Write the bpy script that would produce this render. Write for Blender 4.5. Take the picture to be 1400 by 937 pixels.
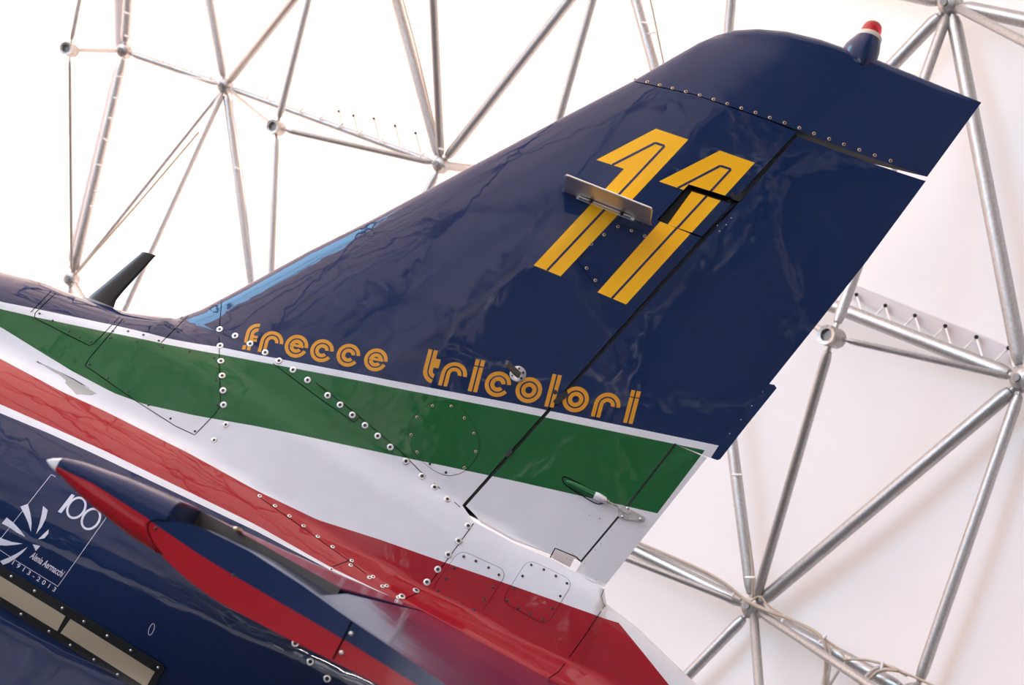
import bpy, math, random
import numpy as np
from mathutils import Vector, Matrix, Quaternion
from mathutils.geometry import delaunay_2d_cdt

for _o in list(bpy.data.objects): bpy.data.objects.remove(_o)
SC = bpy.context.scene
COL = SC.collection

# ------------------------------------------------------------------ camera
F = 1556.0                                   # focal length in pixels of the 1400x937 frame (40 mm on 36 mm)
PITCH, ROLL, YAW = math.radians(13.35), math.radians(23.7), math.radians(8.0)
EYE = 1.65
sp_, cp_, sy_, cy_ = math.sin(PITCH), math.cos(PITCH), math.sin(YAW), math.cos(YAW)
fw = Vector((-sy_*cp_, cy_*cp_, sp_)); lr = Vector((cy_, sy_, 0)); lu = Vector((sy_*sp_, -cy_*sp_, cp_))
RT = math.cos(ROLL)*lr + math.sin(ROLL)*lu
UP = -math.sin(ROLL)*lr + math.cos(ROLL)*lu
cam_d = bpy.data.cameras.new('camera'); cam = bpy.data.objects.new('camera', cam_d); COL.objects.link(cam)
cam_d.lens = 40.0; cam_d.sensor_width = 36.0; cam_d.clip_end = 200
cam.matrix_world = Matrix(((RT.x, UP.x, -fw.x, 0), (RT.y, UP.y, -fw.y, 0), (RT.z, UP.z, -fw.z, EYE), (0, 0, 0, 1)))
cam_d.dof.use_dof = True; cam_d.dof.focus_distance = 4.1; cam_d.dof.aperture_fstop = 4.5
SC.camera = cam

# ------------------------------------------------------------------ sky, sun, exposure
wd = bpy.data.worlds.new('sky'); SC.world = wd; wd.use_nodes = True
bg = wd.node_tree.nodes['Background']
bg.inputs[0].default_value = (0.41, 0.70, 1.0, 1); bg.inputs[1].default_value = 13.5
sun_d = bpy.data.lights.new('sun', 'SUN'); sun_d.energy = 125.0; sun_d.angle = math.radians(0.6); sun_d.color = (1.0, 0.97, 0.94)
sun = bpy.data.objects.new('sun', sun_d); COL.objects.link(sun)
sun.location = (-20, 24, 22)
sun.rotation_euler = Vector((-0.70, 0.38, 0.60)).to_track_quat('Z', 'Y').to_euler()
vs = SC.view_settings
vs.view_transform = 'Standard'; vs.look = 'None'; vs.gamma = 1.0; vs.use_curve_mapping = False; vs.exposure = -0.24
SC.cycles.use_denoising = True
SC.cycles.max_bounces = 9; SC.cycles.diffuse_bounces = 5; SC.cycles.glossy_bounces = 4
SC.cycles.transmission_bounces = 5; SC.cycles.sample_clamp_indirect = 12

# ------------------------------------------------------------------ pixel helpers
def ray(px, py):
    return fw + RT*((px-700)/F) - UP*((py-468.5)/F)
def at_y(px, py, y):
    d = ray(px, py); t = y/d.y
    return (d.x*t, EYE + d.z*t)

# ------------------------------------------------------------------ materials
def nodemat(name):
    m = bpy.data.materials.new(name); m.use_nodes = True
    nt = m.node_tree; b = nt.nodes['Principled BSDF']
    return m, nt, b
def ripple(nt, b, strength=0.065, scale=2.6, fine=0.004):
    """faint waviness of painted sheet metal"""
    tc = nt.nodes.new('ShaderNodeTexCoord')
    n1 = nt.nodes.new('ShaderNodeTexNoise'); n1.inputs['Scale'].default_value = scale; n1.inputs['Detail'].default_value = 3.5
    n2 = nt.nodes.new('ShaderNodeTexNoise'); n2.inputs['Scale'].default_value = 30; n2.inputs['Detail'].default_value = 3.0
    nt.links.new(tc.outputs['Object'], n1.inputs['Vector']); nt.links.new(tc.outputs['Object'], n2.inputs['Vector'])
    b1 = nt.nodes.new('ShaderNodeBump'); b1.inputs['Strength'].default_value = strength; b1.inputs['Distance'].default_value = 0.1
    b2 = nt.nodes.new('ShaderNodeBump'); b2.inputs['Strength'].default_value = fine; b2.inputs['Distance'].default_value = 0.02
    nt.links.new(n1.outputs['Fac'], b1.inputs['Height']); nt.links.new(n2.outputs['Fac'], b2.inputs['Height'])
    nt.links.new(b1.outputs['Normal'], b2.inputs['Normal']); nt.links.new(b2.outputs['Normal'], b.inputs['Normal'])
def paint(name, col, rough=0.12, wavy=True, coat=0.0):
    m, nt, b = nodemat(name)
    b.inputs['Base Color'].default_value = (*col, 1); b.inputs['Roughness'].default_value = rough
    b.inputs['IOR'].default_value = 1.5; b.inputs['Coat Weight'].default_value = coat; b.inputs['Coat Roughness'].default_value = 0.03
    if wavy: ripple(nt, b)
    return m
def metal(name, col, rough=0.35, mottled=0.0, metallic=1.0, mscale=60):
    m, nt, b = nodemat(name)
    b.inputs['Base Color'].default_value = (*col, 1); b.inputs['Roughness'].default_value = rough; b.inputs['Metallic'].default_value = metallic
    if mottled:
        tc = nt.nodes.new('ShaderNodeTexCoord'); n = nt.nodes.new('ShaderNodeTexNoise')
        n.inputs['Scale'].default_value = mscale; n.inputs['Detail'].default_value = 4
        nt.links.new(tc.outputs['Object'], n.inputs['Vector'])
        r = nt.nodes.new('ShaderNodeValToRGB'); r.color_ramp.elements[0].position = 0.35; r.color_ramp.elements[1].position = 0.65
        r.color_ramp.elements[0].color = (*[c*(1-mottled) for c in col], 1); r.color_ramp.elements[1].color = (*[min(1, c*(1+mottled)) for c in col], 1)
        nt.links.new(n.outputs['Fac'], r.inputs['Fac']); nt.links.new(r.outputs['Color'], b.inputs['Base Color'])
    return m
NAVY = (0.004, 0.019, 0.080); GREEN = (0.007, 0.115, 0.026); RED = (0.36, 0.012, 0.022); WHITE = (0.80, 0.80, 0.83)
M = {}
M['navy'] = paint('navy_paint', NAVY)
M['navy_flat'] = paint('navy_line', (0.008, 0.016, 0.09), 0.2)
M['white'] = paint('white_paint', WHITE, 0.15)
M['yellow'] = paint('yellow_paint', (1.0, 0.50, 0.0), 0.30)
M['orange'] = paint('orange_paint', (0.70, 0.30, 0.012), 0.25)
M['logo'] = paint('logo_white', (0.75, 0.75, 0.85), 0.3)
M['black'] = paint('black_rubber_and_gaps', (0.006, 0.006, 0.007), 0.45, False)  # rubber, and the dark fill of the hinge and tab gaps
M['blackpaint'] = paint('black_antenna_paint', (0.012, 0.012, 0.014), 0.28, False)
M['seam'] = paint('seam_black', (0.004, 0.004, 0.005), 1.0, False); M['seam'].node_tree.nodes['Principled BSDF'].inputs['Specular IOR Level'].default_value = 0.0  # flat black for joint and edge lines
M['frame'] = paint('black_frame', (0.010, 0.011, 0.014), 0.4, False)
M['tan'] = paint('tan_light_strip', (0.48, 0.41, 0.29), 0.5, False)
M['steel'] = metal('bare_steel', (0.62, 0.60, 0.58), 0.32, 0.15)
M['plate'] = metal('brushed_plate', (0.80, 0.74, 0.72), 0.42, 0.06, 0.8, 14)
M['washer'] = metal('washer_metal', (0.80, 0.79, 0.78), 0.35)
M['brass'] = metal('worn_fastener', (0.62, 0.46, 0.30), 0.4)
M['darkscrew'] = paint('dark_screw', (0.02, 0.02, 0.022), 0.4, False)
M['greyvent'] = paint('grey_vent_paint', (0.42, 0.41, 0.39), 0.4, False)
M['cream'] = paint('cream_ring', (0.62, 0.55, 0.44), 0.35, False)
M['galv'] = metal('galvanised_tube', (0.46, 0.45, 0.44), 0.40, 0.10, 0.8, 45)
M['hub'] = metal('galvanised_hub', (0.42, 0.40, 0.38), 0.45, 0.25, 0.8, 30)
M['bore'] = metal('hub_bore', (0.20, 0.19, 0.18), 0.5)
M['cable'] = paint('beige_cable', (0.44, 0.35, 0.26), 0.55, False)
M['cablegrey'] = paint('grey_cable', (0.55, 0.50, 0.44), 0.55, False)
M['tie'] = paint('white_tie', (0.85, 0.84, 0.82), 0.5, False)
M['bay'] = paint('primer_bay', (0.10, 0.095, 0.09), 0.5, False)
# translucent red lens
m, nt, b = nodemat('red_lens'); M['lens'] = m
b.inputs['Base Color'].default_value = (0.80, 0.006, 0.02, 1); b.inputs['Roughness'].default_value = 0.08
b.inputs['Transmission Weight'].default_value = 0.75; b.inputs['IOR'].default_value = 1.45
# membrane
m, nt, b = nodemat('tent_membrane'); M['membrane'] = m
nt.nodes.remove(b); out = nt.nodes['Material Output']
tr = nt.nodes.new('ShaderNodeBsdfTranslucent'); df = nt.nodes.new('ShaderNodeBsdfDiffuse'); mx = nt.nodes.new('ShaderNodeMixShader')
tc = nt.nodes.new('ShaderNodeTexCoord'); nz = nt.nodes.new('ShaderNodeTexNoise'); nz.inputs['Scale'].default_value = 0.5; nz.inputs['Detail'].default_value = 3
cr = nt.nodes.new('ShaderNodeValToRGB')
cr.color_ramp.elements[0].position = 0.3; cr.color_ramp.elements[1].position = 0.7
cr.color_ramp.elements[0].color = (0.59, 0.525, 0.515, 1); cr.color_ramp.elements[1].color = (0.63, 0.565, 0.555, 1)
nt.links.new(tc.outputs['Object'], nz.inputs['Vector']); nt.links.new(nz.outputs['Fac'], cr.inputs['Fac'])
nt.links.new(cr.outputs['Color'], df.inputs['Color'])
tr.inputs['Color'].default_value = (1.0, 0.67, 0.51, 1)
mx.inputs[0].default_value = 0.096
nt.links.new(df.outputs[0], mx.inputs[1]); nt.links.new(tr.outputs[0], mx.inputs[2]); nt.links.new(mx.outputs[0], out.inputs[0])
# floor
m, nt, b = nodemat('hangar_concrete'); M['floor'] = m
nz = nt.nodes.new('ShaderNodeTexNoise'); nz.inputs['Scale'].default_value = 1.5; nz.inputs['Detail'].default_value = 6
cr = nt.nodes.new('ShaderNodeValToRGB'); cr.color_ramp.elements[0].color = (0.05, 0.05, 0.052, 1); cr.color_ramp.elements[1].color = (0.08, 0.08, 0.082, 1)
tc = nt.nodes.new('ShaderNodeTexCoord'); nt.links.new(tc.outputs['Object'], nz.inputs['Vector'])
nt.links.new(nz.outputs['Fac'], cr.inputs['Fac']); nt.links.new(cr.outputs['Color'], b.inputs['Base Color']); b.inputs['Roughness'].default_value = 0.5

# ------------------------------------------------------------------ object helpers
def obj(name, me, parent=None, mats=(), **props):
    o = bpy.data.objects.new(name, me); COL.objects.link(o)
    if me is not None and mats and not me.materials:
        for x in mats: me.materials.append(x)
    if parent is not None: o.parent = parent
    for k, v in props.items(): o[k] = v
    return o
def mesh(name, verts, faces, mats=(), smooth=True, mi=None, normals=None):
    me = bpy.data.meshes.new(name)
    me.from_pydata([tuple(v) for v in verts], [], [tuple(f) for f in faces])
    for x in mats: me.materials.append(x)
    if mi is not None: me.polygons.foreach_set('material_index', mi)
    me.polygons.foreach_set('use_smooth', [smooth]*len(me.polygons))
    me.validate()
    if normals is not None and len(normals) == len(me.vertices):
        me.normals_split_custom_set_from_vertices([tuple(n) for n in normals])
    me.update()
    return me
class MB:
    """collects simple shapes into one mesh"""
    def __init__(s): s.v = []; s.f = []; s.m = []
    def add(s, vs_, fs_, mi=0):
        k = len(s.v); s.v += [tuple(v) for v in vs_]; s.f += [tuple(i+k for i in f) for f in fs_]; s.m += [mi]*len(fs_)
    def rev(s, a, b, prof, n=16, mi=0, cap=True):
        """surface of revolution: prof = [(distance along a->b in metres or fraction, radius)]"""
        a = Vector(a); b = Vector(b); ax = (b-a).normalized()
        u = ax.orthogonal().normalized(); w = ax.cross(u)
        vs_ = []
        for d, r in prof:
            for i in range(n):
                t = 2*math.pi*i/n
                vs_.append(a + ax*d + (u*math.cos(t)+w*math.sin(t))*r)
        fs_ = []
        for j in range(len(prof)-1):
            for i in range(n):
                fs_.append((j*n+i, j*n+(i+1) % n, (j+1)*n+(i+1) % n, (j+1)*n+i))
        if cap:
            fs_.append(tuple(range(n))[::-1]); fs_.append(tuple((len(prof)-1)*n+i for i in range(n)))
        s.add(vs_, fs_, mi)
    def tube(s, a, b, r, n=12, mi=0):
        L = (Vector(b)-Vector(a)).length
        s.rev(a, b, [(0, r), (L, r)], n, mi)
    def prism(s, loop, off, mi=0):
        """loop of 3D points extruded by vector off"""
        n = len(loop); off = Vector(off)
        vs_ = [Vector(p) for p in loop] + [Vector(p)+off for p in loop]
        fs_ = [tuple(range(n)), tuple(range(2*n-1, n-1, -1))] + [(i, i+n, (i+1) % n+n, (i+1) % n) for i in range(n)]
        s.add(vs_, fs_, mi)
    def build(s, name, mats, parent=None, smooth=False, **props):
        me = mesh(name, s.v, s.f, mats, smooth, s.m)
        if smooth is True: me.set_sharp_from_angle(angle=math.radians(40))
        return obj(name, me, parent, **props)

# ------------------------------------------------------------------ the hangar dome
DC = Vector((-7.5, 0.0, 1.5)); DR = 14.0
def on_dome(px, py, inset=0.0):
    d = ray(px, py).normalized(); o = Vector((0, 0, EYE)) - DC
    b_ = d.dot(o); r = DR-inset
    t = -b_ + math.sqrt(b_*b_ - o.dot(o) + r*r)
    return Vector((0, 0, EYE)) + d*t
def is_open(n_):
    """the big entrance arch in the front of the tent, ahead of the aircraft's nose"""
    return n_.x < -0.44 and -0.40 < n_.y < 0.14
def dome_shell():
    nu, nv = 144, 60
    vs_, fs_, ms_ = [], [], []
    zmin = -DC.z/DR
    for j in range(nv+1):
        th = math.asin(zmin) + (math.pi/2-0.02-math.asin(zmin))*j/nv
        for i in range(nu):
            a = 2*math.pi*i/nu
            vs_.append(DC + Vector((math.cos(th)*math.cos(a), math.cos(th)*math.sin(a), math.sin(th)))*DR)
    for j in range(nv):
        for i in range(nu):
            f_ = (j*nu+i, (j+1)*nu+i, (j+1)*nu+(i+1) % nu, j*nu+(i+1) % nu)
            c = sum((vs_[k]-DC for k in f_), Vector())/4
            if is_open(c.normalized()): continue
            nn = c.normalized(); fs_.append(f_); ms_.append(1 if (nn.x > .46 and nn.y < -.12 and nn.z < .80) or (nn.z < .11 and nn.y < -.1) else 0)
    vs_.append(DC+Vector((0, 0, DR)))
    for i in range(nu): fs_.append((nv*nu+i, len(vs_)-1, nv*nu+(i+1) % nu)); ms_.append(0)
    return vs_, fs_, ms_
# slot 1: unseen dark panels added behind the camera to dim what the paint mirrors
M['dim_panels'] = paint('added_dim_panels', (0.17, 0.17, 0.185), 0.8, False)
v_, f_, m_ = dome_shell()
obj('ceiling', mesh('ceiling', v_, f_, [M['membrane'], M['dim_panels']], True, m_), kind='structure')
n = 96
fl = [(DC.x+math.cos(2*math.pi*i/n)*14.2, DC.y+math.sin(2*math.pi*i/n)*14.2, 0) for i in range(n)]
mb = MB(); mb.prism(fl, (0, 0, -0.2)); mb.build('floor', [M['floor']], kind='structure')
# ground outside, seen only through the entrance
mb = MB(); mb.prism([(-160, -160, -0.22), (120, -160, -0.22), (120, 160, -0.22), (-160, 160, -0.22)], (0, 0, -0.3))
mb.build('outside_ground', [M['floor']], kind='structure')

# unseen light blocker added just outside, behind and to the right of the camera, that keeps the daylight off that side of the tent
mb = MB()
mb.prism([(2.5, -17.5, -.2), (30, -17.5, -.2), (30, -30, -.2), (2.5, -30, -.2)], (0, 0, 18)); mb.prism([(8.6, -17, -.2), (30, -17, -.2), (30, 13, -.2), (8.6, 13, -.2)], (0, 0, 11))
M['blocker'] = paint('dark_blocker', (0.05, 0.045, 0.04), 0.8, False)  # dark colour of the added daylight blocker
mb.build('daylight_blocker', [M['blocker']], kind='structure')
frame_root = obj('space_frame', None, kind='structure')
frame_root.location = (DC.x, DC.y, 0)
FR = Vector(frame_root.location)
def tube_between(a, b, r, parent=frame_root, mat='galv', taper=True, shift=FR, name='tube'):
    a = Vector(a)-shift; b = Vector(b)-shift; L = (b-a).length
    mb = MB()
    if taper and L > 0.6:
        g = 0.09; e = 0.05
        mb.rev(a, b, [(g*0.4, r*0.45), (g+0.03, r*0.45), (g+0.04, r*0.75), (g+0.10, r*0.98), (g+0.12, r), (L-g-0.12, r), (L-g-0.10, r*0.98), (L-g-0.04, r*0.75), (L-g-0.03, r*0.45), (L-g*0.4, r*0.45)], 16)
    else: mb.rev(a, b, [(0, r), (L, r)], 14)
    return mb.build(name, [M[mat]], parent, smooth=True)
def hub(p, r=0.085, ring=False):
    p = Vector(p); ax = (p-DC).normalized(); p = p-FR; mb = MB()
    if ring:
        a = p-ax*0.09
        mb.rev(a, a+ax, [(0.03, r*0.6), (0.0, r*0.62), (-0.005, r*0.95), (0.01, r), (0.16, r), (0.18, r*0.9), (0.18, 0.005)], 20, 0, cap=False)
        mb.rev(a, a+ax, [(0.03, 0.004), (0.03, r*0.6)], 20, 1, cap=False)
    else:
        mb.rev(p-ax*r, p+ax*r, [(0, r*0.35), (r*0.25, r*0.8), (r*0.8, r), (r*1.3, r), (r*1.8, r*0.75), (r*2, r*0.3)], 16)
        u = ax.orthogonal().normalized()
        mb.rev(p-ax*(r+0.02), p-ax*r*0.6, [(0, r*0.32), (0.05, r*0.34)], 10, 1)
    return mb.build('hub', [M['hub'], M['bore']], frame_root, smooth=True)
O_, I_ = 0.20, 1.15
N = {}
def node(k, px, py, inner=False, draw=True):
    N[k] = on_dome(px, py, I_ if inner else O_)
    if draw: hub(N[k], 0.10 if not inner else 0.085, ring=inner)
node('a', 1300, 6); node('b', 1400, 520); node('c', 1030, 832); node('d', 603, 226); node('e', 308, 118)
node('f', 170, 70); node('g', 98, 382); node('h', 1250, 952)
node('i', 1138, 461, True); node('j', 378, 175, True); node('k', 95, 68, True); node('l', 1500, 108, True)
node('m', 905, 960); node('n', 1043, 1010, True); node('o', 1260, 985, True); node('q', 700, 670); node('X', 968, 352)
node('s', 352, 452); node('t', 366, 500, True); node('Y', 480, 458)
node('u', 520, -80); node('v', 588, -90, True); node('w', 845, -85); node('W', 836, -92, True); node('y', 275, -60); node('z', 430, -35, True)
node('A', 180, -80); node('B', 118, -50, True); node('C', 1006, -65); node('D', 1160, -25); node('E', 1450, 38)
node('J', 690, 698, True); node('K', 742, 242, True); node('L', 150, 465, True); node('P', 80, 470)
T = [('a', 'b', .062), ('a', 'i', .045), ('a', 'X', .060), ('a', 'l', .036), ('a', 'E', .060), ('a', 'D', .055),
     ('i', 'b', .027), ('i', 'c', .043), ('i', 'X', .027), ('c', 'b', .060), ('b', 'h', .045), ('X', 'b', .062),
     ('c', 'X', .055), ('c', 'q', .058), ('c', 'J', .032), ('c', 'm', .050), ('c', 'n', .040), ('c', 'o', .034), ('c', 'h', .055),
     ('d', 'u', .062), ('d', 'v', .050), ('d', 'w', .060), ('d', 'e', .040), ('d', 'j', .036), ('d', 'Y', .05), ('d', 'K', .05),
     ('e', 'y', .055), ('e', 'z', .050), ('e', 'f', .045), ('e', 's', .050), ('e', 'L', .045), ('e', 'g', .026), ('e', 'j', .02),
     ('j', 'z', .042), ('j', 't', .040), ('f', 'A', .060), ('f', 'g', .060), ('f', 'k', .028), ('k', 'B', .030), ('k', 'g', .022), ('g', 'P', .06), ('g', 'L', .035),
     ('w', 'X', .055), ('C', 'X', .050), ('W', 'K', .042), ('K', 'X', .04), ('K', 'Y', .04), ('Y', 's', .05), ('Y', 'q', .055), ('Y', 't', .04), ('t', 's', .035),
     ('s', 'L', .04), ('L', 'P', .04), ('J', 'q', .035), ('q', 'X', .055), ('J', 'Y', .035), ('u', 'w', .055), ('w', 'C', .055), ('C', 'D', .05), ('u', 'v', .04), ('w', 'W', .04),
     ('y', 'u', .055), ('y', 'z', .04), ('z', 'u', .04), ('A', 'y', .055), ('A', 'B', .04), ('v', 'w', .04), ('E', 'l', .04), ('m', 'n', .04), ('h', 'o', .04), ('n', 'o', .04)]
for a_, b_, r_ in T: tube_between(N[a_], N[b_], r_)
M['flap'] = paint('clear_grey_flap', (0.62, 0.56, 0.56), 0.5, False)
# wide membrane-wrapped mast beside the far left tubes
tube_between(on_dome(163, -90, .05), on_dome(166, 80, .05), .085, mat='flap'); tube_between(on_dome(166, 80, .05), on_dome(96, 372, .05), .075, mat='flap')

# lattice over the rest of the dome (above and behind the camera), which the gloss paint mirrors
def icosphere(level):
    import bmesh
    bm = bmesh.new(); bmesh.ops.create_icosphere(bm, subdivisions=level, radius=1.0)
    vs_ = [v.co.copy() for v in bm.verts]; es = [(e.verts[0].index, e.verts[1].index) for e in bm.edges]; fs_ = [[v.index for v in f.verts] for f in bm.faces]
    bm.free(); return vs_, es, fs_
iv, ie, ifc = icosphere(3)
def in_view(p, margin=70):
    v = p - Vector((0, 0, EYE)); k = v.dot(fw)
    if k < 0.1: return False
    X = 700+F*v.dot(RT)/k; Y = 468.5-F*v.dot(UP)/k
    return -margin < X < 1400+margin and -margin < Y < 937+margin
mb = MB()
keep = lambda p: p.z > 0.1
for a_, b_ in ie:
    P, Q = DC+iv[a_]*(DR-O_), DC+iv[b_]*(DR-O_)
    if P.z < 0 and Q.z < 0: continue
    if is_open(iv[a_]) and is_open(iv[b_]): continue
    if any(in_view(P.lerp(Q, t/8)) for t in range(9)): continue
    if P.z < 0.02: P = Q.lerp(P, (Q.z-0.02)/(Q.z-P.z))
    if Q.z < 0.02: Q = P.lerp(Q, (P.z-0.02)/(P.z-Q.z))
    mb.tube(P-FR, Q-FR, .080, 8)
for f_ in ifc:
    c = DC + ((iv[f_[0]]+iv[f_[1]]+iv[f_[2]])/3).normalized()*(DR-I_)
    if c.z < 1.2 or in_view(c, 260): continue
    if f_[0] % 2 or is_open((c-DC).normalized()): continue
    for k in f_:
        P = DC+iv[k]*(DR-O_)
        if not any(in_view(P.lerp(c, t)) for t in (0, .3, .6, 1)): mb.tube(P-FR, c-FR, .052, 8)
far = [DC+v*(DR-O_) for v in iv if not in_view(DC+v*(DR-O_), 60) and (DC+v*(DR-O_)).z > .3]
for k, p in N.items():                       # tie the nodes just outside the view into that lattice
    if in_view(p, -5): continue
    got = 0
    for q in sorted(far, key=lambda q: (q-p).length):
        if any(in_view(p.lerp(q, t), 14) for t in (.12, .2, .3, .4, .5, .6, .7, .85, 1)): continue
        mb.tube(p-FR, q-FR, .045, 8); got += 1
        if got == 3: break
mb.build('lattice', [M['galv']], frame_root, smooth=False, kind='stuff')

# laced flap of the membrane along the tube on the right
def dome_strip(pl, inset, name, mat, parent):
    vs_ = [on_dome(x, y, inset)-FR for x, y in pl]; n_ = len(pl)//2
    mb = MB(); mb.add(vs_, [(i, i+1, n_+i+1, n_+i) for i in range(n_-1)])
    return mb.build(name, [M[mat]], parent, smooth=True)
top = [(1165+k*33.6, 388+k*13.4) for k in range(8)]; bot = [(1160+k*34, 407+k*14.1) for k in range(8)]
dome_strip(top+bot, 0.06, 'membrane_flap', 'flap', frame_root)
for k, (x, y) in enumerate([(1171, 403), (1210.5, 418), (1251, 431.5), (1292.5, 446), (1335, 461), (1379, 476)]):
    e0 = on_dome(x, y, 0.09); mb = MB()
    mb.tube(e0-FR, on_dome(x, y, 0.13)-FR, 0.018, 10, 1)
    mb.tube(e0-FR, on_dome(x-28, y+27.5, 0.27)-FR, 0.009, 6, 0)
    mb.tube(e0-FR, on_dome(x+8, y+27, 0.27)-FR, 0.009, 6, 0)
    mb.build('lacing', [M['tie'], M['black']], frame_root)
for k, (x, y) in enumerate([(463, 152), (483, 158), (511, 162), (540, 172), (568, 182)]):
    mb = MB(); mb.tube(on_dome(x+1, y+2, .2)-FR, on_dome(x+7, y+27, .25)-FR, .008, 6, 0); mb.tube(on_dome(x, y, .18)-FR, on_dome(x, y, .23)-FR, .018, 8, 1)
    mb.build('lacing', [M['cable'], M['black']], frame_root)

def cable(pts, r, mat='cable', inset=.33, name='cable', parent=frame_root):
    cu = bpy.data.curves.new(name, 'CURVE'); cu.dimensions = '3D'; cu.bevel_depth = r; cu.bevel_resolution = 2; cu.resolution_u = 6
    s = cu.splines.new('NURBS'); s.points.add(len(pts)-1); s.order_u = 3; s.use_endpoint_u = True
    for i, p in enumerate(pts):
        ins = p[2] if len(p) > 2 else inset
        q = on_dome(p[0], p[1], ins)-FR; s.points[i].co = (*q, 1)
    cu.materials.append(M[mat]); o = bpy.data.objects.new(name, cu); COL.objects.link(o); o.parent = parent
    return o
cable([(868, 745), (930, 770), (985, 796), (1015, 818), (1032, 828), (1070, 843), (1110, 860), (1125, 872), (1134, 890), (1136, 905), (1130, 945)], .013, 'cablegrey')
cable([(872, 742), (930, 766), (985, 792), (1020, 822), (1040, 833), (1080, 846), (1118, 866), (1128, 880), (1130, 900), (1126, 950)], .013, 'cable', .36)
cable([(1027, 822), (1040, 812), (1046, 826), (1070, 842), (1105, 858), (1124, 872), (1140, 882), (1152, 893), (1155, 903)], .009)
cable([(1155, 903), (1175, 901), (1205, 907), (1230, 918), (1260, 930), (1290, 945)], .010)
cable([(1122, 950), (1131, 905), (1134, 898)], .013, 'cablegrey', .30)
cable([(1132, 945), (1145, 915), (1158, 905)], .012, 'cablegrey', .30)
cable([(1170, 945), (1185, 922), (1205, 910), (1222, 912), (1240, 924)], .014, 'cablegrey', .30)
cable([(1178, 947), (1190, 925), (1210, 914), (1228, 918)], .014, 'cable', .34)
cable([(1004, 590), (1012, 640), (1021, 720), (1031, 790), (1028, 822)], .010, 'cable', .27)
cable([(316, 120), (318, 150), (327, 200), (338, 290), (348, 390)], .012, 'tie', .27)
cable([(545, -20), (575, 80), (600, 200)], .010, 'cable', .28)
cable([(885, -20), (898, 40), (908, 90)], .010, 'cable', .28)
cable([(166, 78), (176, 90), (230, 97), (300, 114)], .010, 'tie', .5)
cable([(100, 384), (160, 412), (225, 436)], .006, 'tie', .5)
cable([(272, 180), (180, 290), (100, 378)], .014, 'cable', .4)
def tie(px, py, dx, dy, inset=.35):
    mb = MB(); mb.tube(on_dome(px-dx, py-dy, inset)-FR, on_dome(px+dx, py+dy, inset)-FR, .011, 6)
    mb.build('cable_tie', [M['tie']], frame_root)
for x, y, dx, dy in [(1003, 811, 2, -5), (1071, 846, 2, -5), (1125, 874, 5, -5), (1206, 911, 1, -6), (1008, 649.5, 7, 0), (1026, 790, 7, 0),
                     (174, 18, 5, 2), (175, 50, 5, 2), (165, 105, 5, 1), (160, 134, 5, 1), (153, 162, 5, 1), (146, 192, 5, 3), (138, 226, 6, 1), (133, 262, 4, 1), (128, 283, 5, 1),
                     (365, 133, 3, -3), (412, 150, 4, -3), (440, 160, 4, -3), (466, 171, 4, -3), (492, 181, 4, -3), (521, 192, 4, -3), (551, 202, 4, -3), (578, 211, 4, -3),
                     (596, 95, 4, 1), (604, 204, 4, 1), (323, 137, 4, 0), (324, 230, 3, 1), (800, 33, 4, 1), (882, 31, 5, 1), (891, 45, 5, -1), (223, 83, 2, -3), (240, 88, 2, -3), (262, 96, 2, -3), (288, 106, 2, -3)]:
    tie(x, y, dx, dy)

# ------------------------------------------------------------------ the aircraft skin: half width w(x, z) about the plane y = YC
YC = 4.2
def P2(l, y=YC): return [at_y(px, py, y) for px, py in l]
spine_px = [(0, 372), (60, 388), (120, 411), (180, 430), (240, 437)]
le_px = [(240, 437), (275, 424), (320, 400), (360, 378), (420, 345), (510, 300), (603, 250), (765, 163), (865, 111), (920, 79), (955, 59), (980, 48), (1005, 42), (1035, 41), (1075, 45), (1120, 56), (1150, 66)]
tip_px = [(1175, 74), (1200, 83), (1270, 111), (1342, 140)]
LE = P2(le_px); TIP = P2(tip_px); SPN = P2(spine_px)
te_px = [(1342, 140), (1266, 245), (1052, 525), (983, 626), (826, 804)]
TE = P2(te_px)
tail_px = [(826, 804), (829, 826), (870, 857), (953, 937)]
TAIL = P2(tail_px)
spx = [(-9.0, 2.0), (-5.0, 2.08)] + SPN + [(-1.5, 2.2), (-0.6, 2.06), (-0.3, 2.0)] + [TAIL[0], TAIL[1], TAIL[2], TAIL[3], (0.95, 1.50)]
SX = np.array([p[0] for p in spx]); SZ = np.array([p[1] for p in spx])
lez = [(-6.0, 1.2), (-4.5, 2.0), (-2.6, 2.1), SPN[3]] + LE[:12]
LZ = np.array([p[1] for p in lez]); LX = np.array([p[0] for p in lez])
tipl = LE[11:] + TIP
TX = np.array([p[0] for p in tipl]); TZ = np.array([p[1] for p in tipl])
tes = sorted(TE + [(-0.05, 1.5)], key=lambda p: p[1])
EZ = np.array([p[1] for p in tes]); EX = np.array([p[0] for p in tes])
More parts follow.
